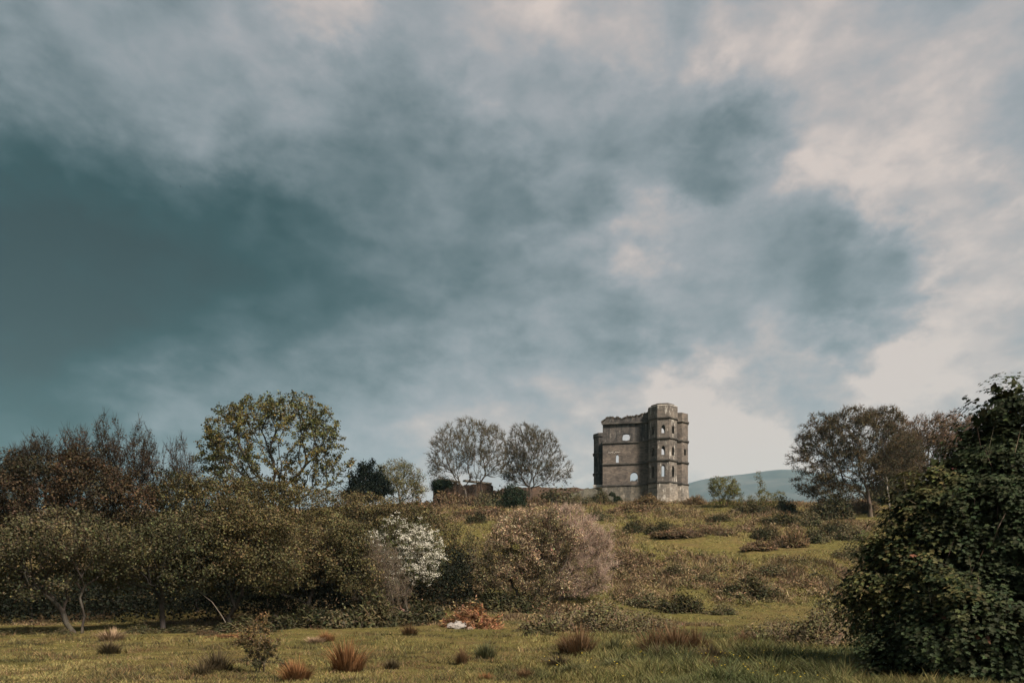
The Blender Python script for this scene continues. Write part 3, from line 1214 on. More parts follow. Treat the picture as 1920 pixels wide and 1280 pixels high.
for i, (px, Y, bl, lab) in enumerate((
        (1745, 118, [(1740, 815, 50, 44), (1760, 850, 60, 50), (1715, 850, 36, 40), (1700, 890, 50, 36)], 'brown twiggy tree just behind the broad spreading tree'),
        (1800, 122, [(1790, 812, 44, 42), (1820, 860, 56, 60), (1850, 800, 40, 34)], 'reddish brown twiggy tree half hidden by the dark leafy bush'),
        (1690, 126, [(1662, 795, 12, 18), (1690, 830, 36, 44), (1680, 880, 50, 50)], 'slim brown tree whose tip stands between two wider crowns'))):
    tree('twiggy_tree', lab, px, Y, bl, 520, 30 + i, trunk_top=.3, beta=.4, step=.8, r0=.02, bark=(.09, .06, .045), leaf=(.150, .095, .052), leaf2=(.105, .075, .042), n_leaf=20, clump=.8,
         lsize=.25, n_twig=6, twl=1.2, tww=.035, shell=.8, group='brown trees behind the broad tree')
tree('willow_tree', 'pale yellow green tree beside the dark conifer', 752, 98,
     [(740, 885, 34, 26), (765, 895, 30, 26), (785, 920, 18, 18), (720, 895, 16, 24), (750, 915, 44, 22)],
     380, 41, trunk_top=.25, beta=.4, step=.6, r0=.016, bark=(.10, .09, .06), leaf=(.125, .112, .042), leaf2=(.10, .09, .035), n_leaf=24, clump=.6, lsize=.18, n_twig=3, twl=.7, tww=.014)
tree('young_tree', 'small bright olive tree on the crest by the mountain', 1362, 106,
     [(1358, 915, 28, 22), (1345, 905, 16, 14), (1372, 935, 22, 22), (1355, 950, 26, 14)],
     260, 42, trunk_top=.15, beta=.35, step=.4, r0=.012, bark=(.09, .08, .05), leaf=(.125, .115, .035), leaf2=(.10, .10, .03), n_leaf=26, clump=.5, lsize=.17, n_twig=2, twl=.4)
tree('sapling', 'thin yellow green sapling with a leaning top on the crest', 1436, 104,
     [(1430, 935, 28, 16), (1455, 930, 16, 10), (1426, 910, 8, 12), (1423, 892, 5, 10), (1445, 945, 30, 12)],
     130, 43, trunk_top=.2, beta=.3, step=.4, r0=.012, bark=(.09, .08, .05), leaf=(.13, .12, .040), leaf2=(.10, .095, .03), n_leaf=22, clump=.4, lsize=.16, n_twig=2, twl=.5)
# dead pale stem beside the broad tree
mbs = MB()
g = at(1668, 101)
dl = np.array([[0, 0, -.3], [-.1, 0, 1.6], [-.35, 0, 3.0], [-.3, .05, 4.2], [-.55, .05, 5.0]])
tubes(mbs, dl[:-1], dl[1:], np.array([.13, .12, .1, .07]), np.array([.12, .1, .07, .04]), unit(dl[1:] - dl[:-1]), unit(dl[1:] - dl[:-1]), 7, np.tile([[.28, .25, .21]], (4, 1)))
o = mbs.build('dead_trunk', M_BARK, smooth=True)
o.location = g
tag(o, 'pale dead stump without branches between broad tree and dark undergrowth', 'tree')


def conifer(name, label, px, Y, blobs, seed, col, nl=9000, size=.16):
    r = np.random.default_rng(seed)
    g = at(px, Y)
    k = Y / F
    root = empty(name, tuple(g))
    tag(root, label, 'shrub' if 'holly' in name or 'ivy' in name else 'tree')
    bl = [((b[0] - CX) * k - g.x, 0, CAMZ + (HZ - b[1]) * k - g.z, b[2] * k, b[2] * k, b[3] * k) for b in blobs]
    pts = sample_env(bl, nl // 12, r, .45)
    tm = MB()
    pos, par, dr = grow(pts[:120], (0, 0, -.4), (0, 0, max(b[2] for b in bl) * .6), r, .3, .6)
    rad, _ = radii(par, .02)
    wood(tm, pos, par, dr, rad, np.array((.05, .04, .03)), r)
    tm.build('trunk', M_BARK, root, smooth=True)
    cm = MB()
    Q = np.repeat(pts, 12, 0) + r.normal(0, .22, (len(pts) * 12, 3))
    n = len(Q)
    outw = unit(Q - np.array([0, 0, 1.0]))
    leaf_kites(cm, Q, unit(rand_unit(n, r) + outw * .6), r.uniform(.6, 1.3, n) * size, size * .45, vary(col, n, r, .3), r, unit(outw + np.array([[0, 0, .6]])), .6)
    cm.build('crown', M_GLOSSY, root)
    return root


conifer('conifer_tree', 'nearly black bushy conifer between sycamore and pale willow', 690, 92,
        [(688, 896, 14, 20), (668, 912, 12, 18), (708, 905, 12, 14), (679, 882, 7, 14), (697, 874, 5, 12), (722, 908, 7, 9), (690, 925, 30, 14), (660, 895, 5, 12), (712, 888, 6, 12), (729, 918, 8, 8), (657, 928, 14, 10)], 51, (.012, .016, .011), 13000, .3)
conifer('holly_bush', 'dark green holly bush in front of the low brown wall', 963, 110,
        [(963, 935, 20, 16), (958, 920, 14, 10), (975, 928, 14, 10), (950, 948, 18, 8), (970, 948, 18, 10)], 52, (.022, .032, .018), 7000, .24)
conifer('ivy_bush', 'dark ball of ivy sitting on the end of the garden wall', 826, 112,
        [(824, 908, 13, 8), (818, 915, 9, 8), (835, 904, 9, 6), (842, 909, 6, 5), (813, 907, 5, 4)], 53, (.020, .034, .018), 5000, .2)


# ------------------------------------------------------------------ the thicket and the bushes before the hill
GT = 'trees of the thicket'
thicket = [  # leaf colours darken towards the left, standing in for lens vignetting
    # name, label, px, Y, blobs, leaf, leaf2, kind
    ('hawthorn_tree', 'dark green hawthorn with pale forked stems at the meadow edge, far end of thicket', 150, 31,
     [(40, 1040, 95, 48), (130, 1010, 90, 56), (85, 1098, 72, 24), (150, 1060, 50, 36), (-40, 1060, 70, 60)], (.058, .055, .028), (.082, .069, .037), [(-8, 0), (4, 0)]),
    ('hawthorn_tree', 'broad green hawthorn hanging low over the dark hollow, second along thicket', 300, 33,
     [(280, 1040, 90, 60), (350, 1010, 80, 60), (230, 1078, 56, 32), (380, 1060, 50, 40), (330, 1085, 60, 22)], (.060, .057, .028), (.084, .071, .035), [(0, 0)]),
    ('hawthorn_tree', 'olive green hawthorn with a bare leaning limb below its crown', 430, 34.5,
     [(440, 1030, 76, 64), (500, 1062, 66, 46), (470, 975, 76, 50), (420, 1088, 56, 26)], (.070, .063, .029), (.098, .080, .037), [(0, 0)]),
    ('hawthorn_tree', 'rounded dull green hawthorn behind the bramble bank', 570, 38,
     [(570, 1035, 76, 58), (630, 1055, 60, 52), (540, 1085, 60, 32), (640, 1010, 56, 44), (670, 1080, 50, 34)], (.084, .074, .034), (.110, .088, .042), [(0, 0)]),
    ('alder_tree', 'red brown alder with bronze young leaves above the far end of thicket', 60, 40,
     [(60, 930, 90, 62), (-30, 940, 80, 70), (20, 880, 45, 32), (90, 880, 40, 34)], (.052, .036, .021), (.040, .034, .019), [(0, 0)]),
    ('alder_tree', 'rusty alder crown behind the second hawthorn', 190, 41,
     [(180, 930, 80, 66), (240, 950, 60, 54), (150, 870, 42, 34)], (.058, .038, .021), (.046, .036, .020), [(0, 0)]),
    ('oak_tree', 'dark olive bushy oak under the sycamore', 370, 43,
     [(350, 940, 74, 46), (300, 950, 60, 44), (420, 935, 60, 42), (330, 905, 50, 26), (350, 1000, 90, 50), (390, 905, 40, 24)], (.080, .065, .028), (.06, .058, .026), [(0, 0)]),
    ('oak_tree', 'golden olive bushy oak right below the sycamore trunk', 500, 46,
     [(500, 945, 76, 44), (450, 940, 55, 38), (560, 945, 60, 42), (510, 1000, 80, 50), (480, 915, 50, 26)], (.088, .076, .030), (.075, .062, .028), [(0, 0)]),
    ('sallow_bush', 'tan green sallow bush above the white blossoming tree', 640, 50,
     [(640, 965, 70, 46), (690, 955, 60, 38), (610, 980, 60, 50), (730, 965, 50, 40), (660, 1020, 80, 50), (620, 935, 40, 24)], (.105, .083, .040), (.080, .070, .032), [(0, 0)]),
    ('sallow_bush', 'tan brown sallow bush between blossoming tree and wide grey willow', 830, 52,
     [(800, 1000, 60, 46), (850, 1020, 50, 44), (770, 970, 50, 34), (820, 1060, 60, 44), (735, 990, 60, 50)], (.105, .085, .042), (.078, .068, .032), [(0, 0)]),
]
for i, (nm, lab, px, Y, bl, lf, lf2, rts) in enumerate(thicket):
    tree(nm, lab, px, Y, bl, 560 if Y < 40 else 400, 60 + i, trunk_top=.22, beta=.28, step=.4, r0=.010, bark=(.052, .043, .035) if Y < 32 else (.030, .026, .022), leaf=lf, leaf2=lf2,  # bark blackened on all but the first hawthorn, painting in their shade
         n_leaf=50 if Y < 40 else 40, clump=.55, lsize=.12 if Y < 40 else .145, lw=.62, n_twig=1, twl=.5, tww=.009, group=GT, roots=rts, shell=.8, reach=1.5, flat=.6, upn=.6, depth=1.0)
# upright twiggy tops behind
ups = [(30, 47, 20, 842, 26, 'low twiggy poplar at the far end of the row of upright trees'),
       (75, 48, 34, 812, 34, 'dark leafy poplar, second of the upright row'),
       (140, 49, 32, 800, 40, 'reddish poplar with loose top before the tall pair'),
       (205, 50, 26, 776, 60, 'tallest upright poplar of the row with bare tip'),
       (265, 50, 24, 788, 58, 'slim dark upright poplar next to the tallest one'),
       (335, 52, 32, 818, 50, 'lone upright bare poplar before the sycamore')]
for i, (px, Y, rx, top, hh, lab) in enumerate(ups):
    tree('poplar_tree', lab, px, Y, [(px, top + hh, rx * .8, hh), (px - rx * .3, top + hh * 1.7, rx, hh), (px + rx * .4, top + hh * 1.6, rx * .8, hh * .8), (px, 940, rx * 1.2, 60)], 300, 80 + i,
         trunk_top=.3, beta=.55, step=.45, r0=.010, bark=(.022, .016, .011), leaf=(.040, .030, .016) if i not in (2,) else (.07, .045, .024), leaf2=(.060, .040, .024),
         n_leaf=16 if i < 5 else 8, clump=.34, lsize=.125, n_twig=4, twl=1.0, tww=.012, up=1.3, group='upright poplars behind the thicket', shell=.9)

# blossoming hawthorn
broot, bbl, bP = tree('blossom_tree', 'small hawthorn tree covered in white blossom', 762, 42,
                      [(755, 1020, 50, 42), (790, 1050, 36, 50), (730, 1000, 34, 28), (765, 1070, 44, 30), (690, 1020, 26, 12), (705, 1008, 28, 16), (780, 985, 26, 16), (808, 1035, 26, 42), (735, 985, 20, 14)],
                      420, 101, trunk_top=.25, beta=.3, step=.35, r0=.008, bark=(.12, .10, .08), leaf=(.055, .062, .028), leaf2=(.07, .07, .03), n_leaf=24, clump=.28, lsize=.10, n_twig=1, twl=.3, depth=.9, shell=.6)
r = np.random.default_rng(5)
outer = bP[(fbm(bP[:, 0] * .9, bP[:, 1] * .9, bP[:, 2] * .9, 2, 77) > .40) | (bP[:, 0] > .6) | (bP[:, 0] < -1.4)]
fl = MB()
cl = np.repeat(outer, 2, 0)[:int(len(outer) * 1.6)] + r.normal(0, .16, (int(len(outer) * 1.6), 3)) + np.array([[0, 0, .1]])
Q = np.repeat(cl, 18, 0) + r.normal(0, 1, (len(cl) * 18, 3)) * np.array([[.10, .10, .045]])
n = len(Q)
leaf_kites(fl, Q, unit(rand_unit(n, r) + np.array([[0.2, -.3, .9]])), .06, .055, vary((.74, .71, .62), n, r, .06, .02), r)
fl.build('blossom', M_PETAL, broot)

tree('tangled_bush', 'grey brown leafless tangled bush in front of the white blossom', 722, 38.5,
     [(712, 1060, 44, 44), (690, 1030, 34, 22), (730, 1095, 46, 34), (705, 1120, 44, 22), (750, 1130, 20, 20)],
     420, 102, trunk_top=.12, beta=.25, step=.25, r0=.008, bark=(.13, .105, .08), leaf=(.13, .105, .062), leaf2=(.11, .085, .05), n_leaf=7, clump=.22, lsize=.07, n_twig=6, twl=.5, tww=.007,
     twcol=(.12, .095, .072), roots=[(-10, 0), (0, 0), (12, 0)], cat='bush', shell=.8)
tree('willow_bush', 'wide grey green willow bush with pale leaf tips and dark hollow beneath', 985, 45,
     [(965, 1035, 66, 56), (925, 1055, 48, 48), (1010, 975, 50, 36), (985, 1000, 60, 48), (1010, 1050, 60, 50), (940, 1080, 62, 28), (1040, 1000, 50, 44), (1020, 1095, 60, 26)],
     800, 103, trunk_top=.16, beta=.26, step=.32, r0=.009, bark=(.075, .062, .05), leaf=(.32, .24, .155), leaf2=(.120, .100, .055), n_leaf=34, clump=.36, lsize=.13, lw=.55, n_twig=3, twl=.5, tww=.009,
     twcol=(.14, .11, .09), roots=[(-8, 0), (8, 0), (18, 0)], cat='bush', shell=.7, group='willow bushes')
tree('willow_bush', 'pinkish brown bare twigged willow bush leaning over the slope', 1040, 46.5,
     [(1085, 1030, 62, 56), (1105, 1055, 56, 56), (1060, 985, 50, 40), (1085, 1085, 62, 38), (1050, 1040, 54, 54), (1110, 1000, 40, 34)],
     800, 104, trunk_top=.16, beta=.26, step=.32, r0=.009, bark=(.085, .065, .055), leaf=(.38, .28, .21), leaf2=(.24, .18, .13), n_leaf=20, clump=.34, lsize=.10, lw=.45, n_twig=8, twl=.75, tww=.010,
     twcol=(.26, .19, .15), roots=[(-10, 0), (6, 0)], cat='bush', shell=.7, group='willow bushes')


# ------------------------------------------------------------------ mounds of bramble, heather and gorse
def mound_mesh(name, seed, col, col2, nl=2600, leaf=.10, stems=60, twc=(.12, .09, .07), mat=None, spiky=0.0, lw=.6):
    """unit dome: leaves over and inside a lumpy half ellipsoid, arching stems sticking out"""
    r = np.random.default_rng(seed)
    cm = MB()
    d = rand_unit(nl, r)
    d[:, 2] = np.abs(d[:, 2])
    nb = 11
    ba = r.uniform(0, 2 * math.pi, nb)
    bq = r.random(nb) ** .6 * .72
    bc = np.stack([np.cos(ba) * bq, np.sin(ba) * bq, np.full(nb, -.05)], 1)
    br_ = np.stack([r.uniform(.22, .42, nb), r.uniform(.22, .42, nb), r.uniform(.35, 1.0, nb) * (1 - bq * .75)], 1)
    bk = r.choice(nb, nl, p=br_[:, 0] ** 2 / (br_[:, 0] ** 2).sum())
    fl_ = 1 + r.normal(0, .10, (nl, 1))
    P = bc[bk] + d * br_[bk] * (r.random((nl, 1)) ** .3) * fl_
    far = r.random(nl) < .10
    P[far] = P[far] + d[far] * .12
    Nn = unit(d * .7 + rand_unit(nl, r) * .8 + np.array([[0, 0, .35]]))
    w = np.clip((fbm(P[:, 0] * 2.2, P[:, 1] * 2.2, P[:, 2] * 2.2, 3, seed + 9) - .4) * 5, 0, 1)[:, None]
    c = np.array(col) * (1 - w) + np.array(col2) * w
    s = r.uniform(.6, 1.3, nl) * leaf
    leaf_kites(cm, P, Nn, s * (1 + spiky * 1.5), s * lw, vary(c, nl, r, .3, .1), r, unit(d + np.array([[0, 0, spiky]])), .3 + .5 * min(spiky, 1))
    ds = rand_unit(stems, r)
    ds[:, 2] = np.abs(ds[:, 2]) * .8
    sk = r.choice(nb, stems)
    twigs(cm, bc[sk] + ds * br_[sk] * .7, ds, r.uniform(.12, .4, stems), .006, vary(twc, stems, r, .2, .05), r, .4, .2)
    return cm.mesh(name, mat or M_LEAF)


MD = {
    'bramble': [mound_mesh('bramble_leaves', 300 + i, (.062, .062, .030), (.10, .085, .045), 4200, .085, 120) for i in range(3)],
    'heather': [mound_mesh('heather_sprigs', 210 + i, (.105, .074, .046), (.150, .105, .060), 5500, .085, 140, spiky=.7, lw=.4) for i in range(3)],
    'dark': [mound_mesh('gorse_sprigs', 220 + i, (.042, .042, .021), (.085, .070, .034), 5500, .09, 110, spiky=.6, lw=.45) for i in range(3)],
    'dry': [mound_mesh('bracken_fronds', 230 + i, (.15, .105, .055), (.115, .08, .042), 4200, .11, 140, spiky=.9, lw=.3) for i in range(3)],
    'rust': [mound_mesh('rusty_fronds', 260, (.26, .135, .068), (.17, .095, .05), 5200, .10, 160, spiky=.4, lw=.35)],
    'pale': [mound_mesh('briar_leaves', 240 + i, (.100, .085, .042), (.135, .105, .058), 8000, .055, 420, twc=(.15, .115, .08)) for i in range(2)],
}
mi = 0


def mound(kind, name, label, px, Y, w, h_, dw=None, group=None, cat='bush', sink=.12):
    """w, h_ in photo pixels at that distance"""
    global mi
    k = Y / F
    g = at(px, Y)
    me = MD[kind][mi % len(MD[kind])]
    mi += 1
    o = bpy.data.objects.new(name, me)
    o.location = (g.x, g.y, g.z - h_ * k * sink)
    o.scale = (w * k * .60, (dw or w * .8) * k * .60, h_ * k * 1.9)
    o.rotation_euler = (0, 0, (mi * 2.4) % .6 - .3)
    link(o)
    tag(o, label, cat, group)
    return o


GS = 'low shrubs on the slope'
slope = [
    ('dark', 'gorse_bush', 'largest dark gorse bush below the broad tree', 1555, 88, 78, 36),
    ('heather', 'heather_mound', 'reddish mound on top of the largest gorse bush', 1540, 93, 60, 30),
    ('bramble', 'bramble_mound', 'green bramble just downhill from the largest gorse', 1512, 82, 60, 22),
    ('dark', 'gorse_bush', 'dark gorse on the rise near the leaning sapling', 1456, 80, 74, 20),
    ('dark', 'gorse_bush', 'dark gorse strip above the bright grass strip', 1560, 75, 64, 22),
    ('dry', 'bracken_mound', 'long brown bracken hump bordering the bright grass strip', 1476, 68, 84, 26),
    ('bramble', 'bramble_mound', 'green bramble joined to the long brown bracken hump', 1524, 70, 64, 24),
    ('dark', 'gorse_bush', 'small dark gorse uphill from the long brown bracken hump', 1432, 72, 50, 20),
    ('bramble', 'bramble_mound', 'bramble patch uphill beside the big leafy bush', 1590, 72, 70, 26),
    ('dark', 'gorse_bush', 'dark gorse hump right of the willow on the middle slope', 1235, 74, 60, 18),
    ('dark', 'gorse_bush', 'round dark gorse touching the pink willow crown', 1185, 76, 44, 22),
    ('heather', 'heather_mound', 'rusty heather patch below the castle corner tower', 1270, 72, 90, 16),
    ('bramble', 'bramble_mound', 'flat bramble in the lower slope grass', 1266, 56, 70, 16),
    ('bramble', 'bramble_mound', 'small bramble between two flat clumps of lower slope', 1322, 54, 56, 16),
    ('dark', 'gorse_bush', 'wide dark gorse at the slope foot', 1404, 50, 84, 28),
    ('dark', 'gorse_bush', 'dark hollow gorse above the rush clumps', 1270, 44, 90, 28),
    ('bramble', 'bramble_mound', 'low bramble beside the hollow gorse', 1200, 46, 84, 24),
    ('bramble', 'bramble_mound', 'small green bramble next to pale grass at slope foot', 1354, 43, 56, 18),
    ('heather', 'heather_mound', 'brown heather at mid slope under the castle wall', 1341, 74, 60, 14),
    ('dark', 'gorse_bush', 'dark gorse below the small olive tree', 1347, 84, 44, 12),
    ('dark', 'gorse_bush', 'dark gorse at the crest beside the leaning sapling', 1404, 94, 60, 16),
    ('bramble', 'bramble_mound', 'bramble on the crest between sapling and broad tree', 1470, 98, 60, 22),
    ('heather', 'heather_mound', 'brown heather on the crest under the castle footing', 1175, 96, 80, 14),
    ('heather', 'heather_mound', 'red brown heather patch below the holly', 905, 92, 90, 18),
    ('dark', 'gorse_bush', 'small dark gorse on the slope under the bare trees', 891, 82, 40, 16),
    ('dark', 'gorse_bush', 'dark shrub on the slope edge uphill from the willow', 1045, 96, 50, 12),
    ('dry', 'bracken_mound', 'dry bracken by the castle corner', 1300, 112, 50, 14),
    ('dry', 'bracken_mound', 'dry bracken hiding the castle footing', 1215, 112, 70, 12),
    ('bramble', 'bramble_mound', 'shrub against the dark mossy wall', 1095, 117, 44, 18),
    ('pale', 'flowering_bush', 'pale flowering shrub before the low wall', 1080, 118, 26, 24),
    ('dark', 'yew_bush', 'dark undergrowth bush behind the pale dead stump', 1672, 112, 90, 52),
    ('dark', 'yew_bush', 'dark undergrowth bush joining the dark leafy bush', 1740, 112, 110, 50),
    ('heather', 'heather_mound', 'brown bank of heather left of the broad trunk', 1590, 100, 90, 20),
    ('heather', 'heather_mound', 'brown scrub along the garden wall foot', 850, 108, 80, 26),
    ('bramble', 'bramble_mound', 'shrubs topping the low brown wall', 1040, 121, 110, 34),
    ('bramble', 'bramble_mound', 'scrub under the spreading bare tree', 905, 109, 50, 28),
    ('heather', 'heather_mound', 'dull brown scrub in the middle of the garden wall', 880, 110, 56, 22),
    ('bramble', 'bramble_mound', 'green scrub climbing the wall between the two bare trees', 940, 116, 70, 34),
    ('dark', 'bramble_mound', 'dark scrub at the near end of the mossy wall', 1125, 118, 40, 20),
    ('heather', 'heather_mound', 'brown scrub under the rounded bare tree', 1000, 112, 60, 22),
    ('heather', 'heather_mound', 'brown scrub left of the pale willow foot', 780, 92, 90, 26),
    ('bramble', 'bramble_mound', 'yellowish scrub under the conifer', 670, 80, 110, 60),
    ('bramble', 'bramble_mound', 'mid slope bramble right above the willow bush', 1120, 84, 70, 14),
    ('heather', 'heather_mound', 'heather below the leaning sapling', 1420, 66, 70, 16),
    ('bramble', 'bramble_mound', 'bramble on the shaded strip left of dark leafy bush', 1600, 62, 90, 26),
    ('heather', 'heather_mound', 'brown hump uphill of the pale briar', 1180, 60, 90, 16),
    ('bramble', 'bramble_mound', 'green brown hump above the slope foot gorse', 1440, 58, 80, 18),
]
for kd, nm, lab, px, Y, w, hh in slope:
    mound(kd, nm, lab, px, Y, w, hh, group=GS)
# nearer, larger ones
mound('pale', 'briar_bush', 'pale twiggy briar in front of the wide willow', 1090, 33.5, 200, 56, 150, GS)
mound('pale', 'briar_bush', 'pale green briar behind the dark rush clumps', 1190, 32.0, 150, 46, 110, GS)
mound('pale', 'bramble_patch', 'fern and bramble patch at the foot of the dark leafy bush', 1505, 25, 190, 66, 150, GS)
mound('bramble', 'bramble_patch', 'bramble arching from the dark leafy bush towards the slope', 1560, 29, 130, 70, 120, GS)
mound('dark', 'bramble_mound', 'dark leafy mound added as shadow under the wide willow, thicket end', 905, 43.5, 110, 34, 60, GS)  # dark mound added to stand for the shadow below the willow
mound('dark', 'bramble_mound', 'dark leafy mound added as shadow under the wide willow trunk', 985, 43.8, 120, 30, 60, GS)  # second dark mound, again standing for the willow's shadow
mound('dark', 'ground_bramble', 'low dark bramble lying before the pale briar', 1010, 29.5, 60, 12, 40, GS)
GB = 'bramble bank along the thicket foot'
for i, (px, Y, w, hh, lab) in enumerate(((560, 34.5, 130, 34, 'low ivy and bramble bank nearest the rusty gorse plant'),
                                         (640, 35.0, 130, 42, 'dark bramble bank under the hawthorns'),
                                         (700, 35.5, 110, 48, 'dark bramble at the foot of the tangled bush'),
                                         (780, 36.5, 110, 36, 'dark bramble between tangled bush and white boulder'))):
    mound('dark' if i != 1 else 'bramble', 'bramble_mound', lab, px, Y, w, hh, w * .7, GB)

for i, (px, Y, w, hh, lab, kd) in enumerate(((40, 31.0, 90, 10, 'low dark weeds at the meadow edge below the first forked hawthorn', 'dark'),
                                             (120, 30.6, 60, 12, 'dark weeds around the pale forked stems', 'bramble'),
                                             (262, 31.2, 90, 14, 'weeds beside the straw coloured tussock', 'bramble'),
                                             (340, 31.6, 90, 11, 'low weeds before the dark hollow', 'dark'),
                                             (455, 32.0, 100, 22, 'leafy weeds behind the spindly gorse plant', 'dark'),
                                             (390, 30.4, 50, 9, 'flat dry weeds between hollow and spindly gorse', 'heather'))):
    mound(kd, 'weed_patch', lab, px, Y, w, hh, w * .4, 'weeds along the meadow edge')

# undergrowth filling the hollow below the canopies, its shade put into the leaf colour
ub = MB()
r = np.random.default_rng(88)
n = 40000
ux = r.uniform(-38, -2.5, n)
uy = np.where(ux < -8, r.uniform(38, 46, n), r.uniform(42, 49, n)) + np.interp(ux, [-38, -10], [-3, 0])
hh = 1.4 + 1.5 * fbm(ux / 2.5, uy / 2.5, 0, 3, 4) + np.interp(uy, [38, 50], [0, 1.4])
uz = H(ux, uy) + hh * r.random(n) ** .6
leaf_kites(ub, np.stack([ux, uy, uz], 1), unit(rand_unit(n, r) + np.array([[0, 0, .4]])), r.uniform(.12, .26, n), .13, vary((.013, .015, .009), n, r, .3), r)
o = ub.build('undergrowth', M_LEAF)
tag(o, 'tangled undergrowth beneath the thicket, coloured near black for shade', kind='stuff')


# ------------------------------------------------------------------ the big dark leafed bush
def leafy_bush():
    r = np.random.default_rng(400)
    Y0 = 14.0
    k = Y0 / F
    g = at(1880, Y0)
    root = empty('broadleaf_bush', tuple(g))
    tag(root, 'huge dark green broad leafed bush sloping down to the meadow', 'bush')
    # masses: picture column, row, half width, half height, depth offset (m), half depth (m)
    bl = [(2010, 900, 175, 150, .8, 1.9), (1970, 780, 66, 60, .9, .8), (1925, 728, 26, 30, .7, .4), (1895, 790, 30, 40, .7, .5), (1905, 870, 75, 90, .6, 1.1), (1900, 1000, 175, 150, .3, 1.9), (2020, 1100, 260, 220, 0, 2.3),
          (1815, 1050, 130, 130, .2, 1.4), (1760, 965, 60, 66, .5, .9), (1800, 900, 44, 50, .6, .7), (1745, 1110, 105, 95, .1, 1.2), (1840, 1180, 200, 130, -.5, 1.6), (1720, 1190, 85, 75, -.1, .9), (1668, 1110, 58, 52, .5, .8), (1690, 1040, 50, 50, .5, .7), (1690, 1240, 70, 50, -.3, .7),
          (1850, 900, 42, 50, .6, .6), (1735, 1245, 95, 70, -.6, .9), (2200, 950, 200, 260, 1, 2.4), (1862, 800, 24, 20, .8, .35)]
    B = np.array([((b[0] - CX) * k - g.x, b[4], CAMZ + (HZ - b[1]) * k - g.z, b[2] * k, b[5], b[3] * k) for b in bl])
    # sprays on the outer skin of the union
    P, Nn = [], []
    for i, b in enumerate(B):
        m = int(90 * (b[3] * b[5] + b[3] * b[4] + b[4] * b[5]) ** 1.0 * 4.0)
        d = rand_unit(m, r)
        q = b[:3] + d * b[3:] * (1 - .16 * r.random((m, 1)) ** 1.5)
        nn = unit(d / b[3:])
        keep = q[:, 2] > -.1
        for j, c in enumerate(B):
            if j != i:
                keep &= (((q - c[:3]) / (c[3:] * .88)) ** 2).sum(1) > 1
        P.append(q[keep])
        Nn.append(nn[keep])
    P, Nn = np.concatenate(P), np.concatenate(Nn)
    vis = (Nn[:, 1] < .45) & ((P[:, 0] < 1.6) | (r.random(len(P)) < .45))      # full on the sides one can see, thin behind
    vis |= r.random(len(P)) < .12
    P, Nn = P[vis], Nn[vis]
    lump = fbm(P[:, 0] * .9 + g.x, P[:, 1] * .9, P[:, 2] * .9, 3, 6) - .5
    P = P + Nn * lump[:, None] * .8 + Nn * (fbm(P[:, 0] * 2.3, P[:, 1] * 2.3, P[:, 2] * 3.0, 2, 8)[:, None] - .5) * 1.15 + Nn * r.normal(0, .06, (len(P), 1))
    ns = len(P)
    cm = MB()
    # each spray: leaves along a short outward, drooping shoot, laid flat like shingles
    sd = unit(Nn * np.array([[1, 1, .35]]) + rand_unit(ns, r) * .45 + np.array([[0, 0, .10]]))
    m = 8
    idx = np.repeat(np.arange(ns), m)
    t = np.tile(np.linspace(0, 1, m), ns)[:, None]
    SL = np.repeat(r.uniform(.22, .48, ns), m)[:, None]
    side = np.cross(sd, np.array([[0, 0, 1.0]]))
    side = unit(side)[idx]
    sgn = np.where(np.arange(len(idx)) % 2 == 0, 1, -1)[:, None]
    Q = P[idx] + sd[idx] * SL * (t - .45) + side * sgn * .05 + np.array([[0, 0, -1]]) * (t ** 2) * .20
    nrm = unit(np.array([[0, 0, 1.0]]) + Nn[idx] * .75 + rand_unit(len(idx), r) * .38)
    tdir = unit(sd[idx] * .8 + side * sgn * .7 + np.array([[0, 0, -.55]]))
    tone = np.exp(r.normal(0, .18, (ns, 1)))
    c = np.tile([[.030, .039, .019]], (ns, 1)) * tone
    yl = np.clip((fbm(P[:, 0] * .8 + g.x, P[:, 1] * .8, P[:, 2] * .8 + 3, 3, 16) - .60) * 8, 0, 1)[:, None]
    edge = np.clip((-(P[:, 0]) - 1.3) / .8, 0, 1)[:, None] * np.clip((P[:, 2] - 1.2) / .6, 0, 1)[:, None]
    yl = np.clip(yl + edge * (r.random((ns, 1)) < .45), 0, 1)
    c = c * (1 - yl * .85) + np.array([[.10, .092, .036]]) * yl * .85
    red = (r.random((ns, 1)) < .006)
    c = np.where(red, np.array([[.11, .055, .035]]), c)
    sz = r.uniform(.6, 1.2, len(idx)) * .084
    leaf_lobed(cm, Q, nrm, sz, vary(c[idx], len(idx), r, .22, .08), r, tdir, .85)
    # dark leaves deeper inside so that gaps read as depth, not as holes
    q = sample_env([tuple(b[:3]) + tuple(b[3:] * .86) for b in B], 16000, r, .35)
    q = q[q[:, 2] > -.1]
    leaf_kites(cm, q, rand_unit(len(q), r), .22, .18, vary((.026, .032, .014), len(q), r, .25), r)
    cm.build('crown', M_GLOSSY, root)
    # branches
    tm = MB()
    pts = sample_env([tuple(b[:3]) + tuple(b[3:] * .95) for b in B], 420, r, .6)
    pts = pts[pts[:, 2] > .3]
    for s in (-.9, .1, 1.2):
        pp = pts[np.abs(pts[:, 0] - s * 1.6) < 2.0][:180]
        pos, par, dr = grow(pp, (s, .2, -.2), (s * 1.2, .2, .9), r, .3, .25)
        rad, _ = radii(par, .006)
        wood(tm, pos, par, dr, rad, np.array((.14, .11, .08)), r)
    tm.build('trunk', M_BARK, root, smooth=True)
    # reddish shoots sticking out
    sm = MB()
    sel = r.choice(ns, 160, replace=False)
    twigs(sm, P[sel], Nn[sel], r.uniform(.3, .7, 160), .005, vary((.17, .12, .09), 160, r), r, .5, .5)
    o = sm.build('shoots', M_LEAF, root)
    o['kind'] = 'stuff'


leafy_bush()


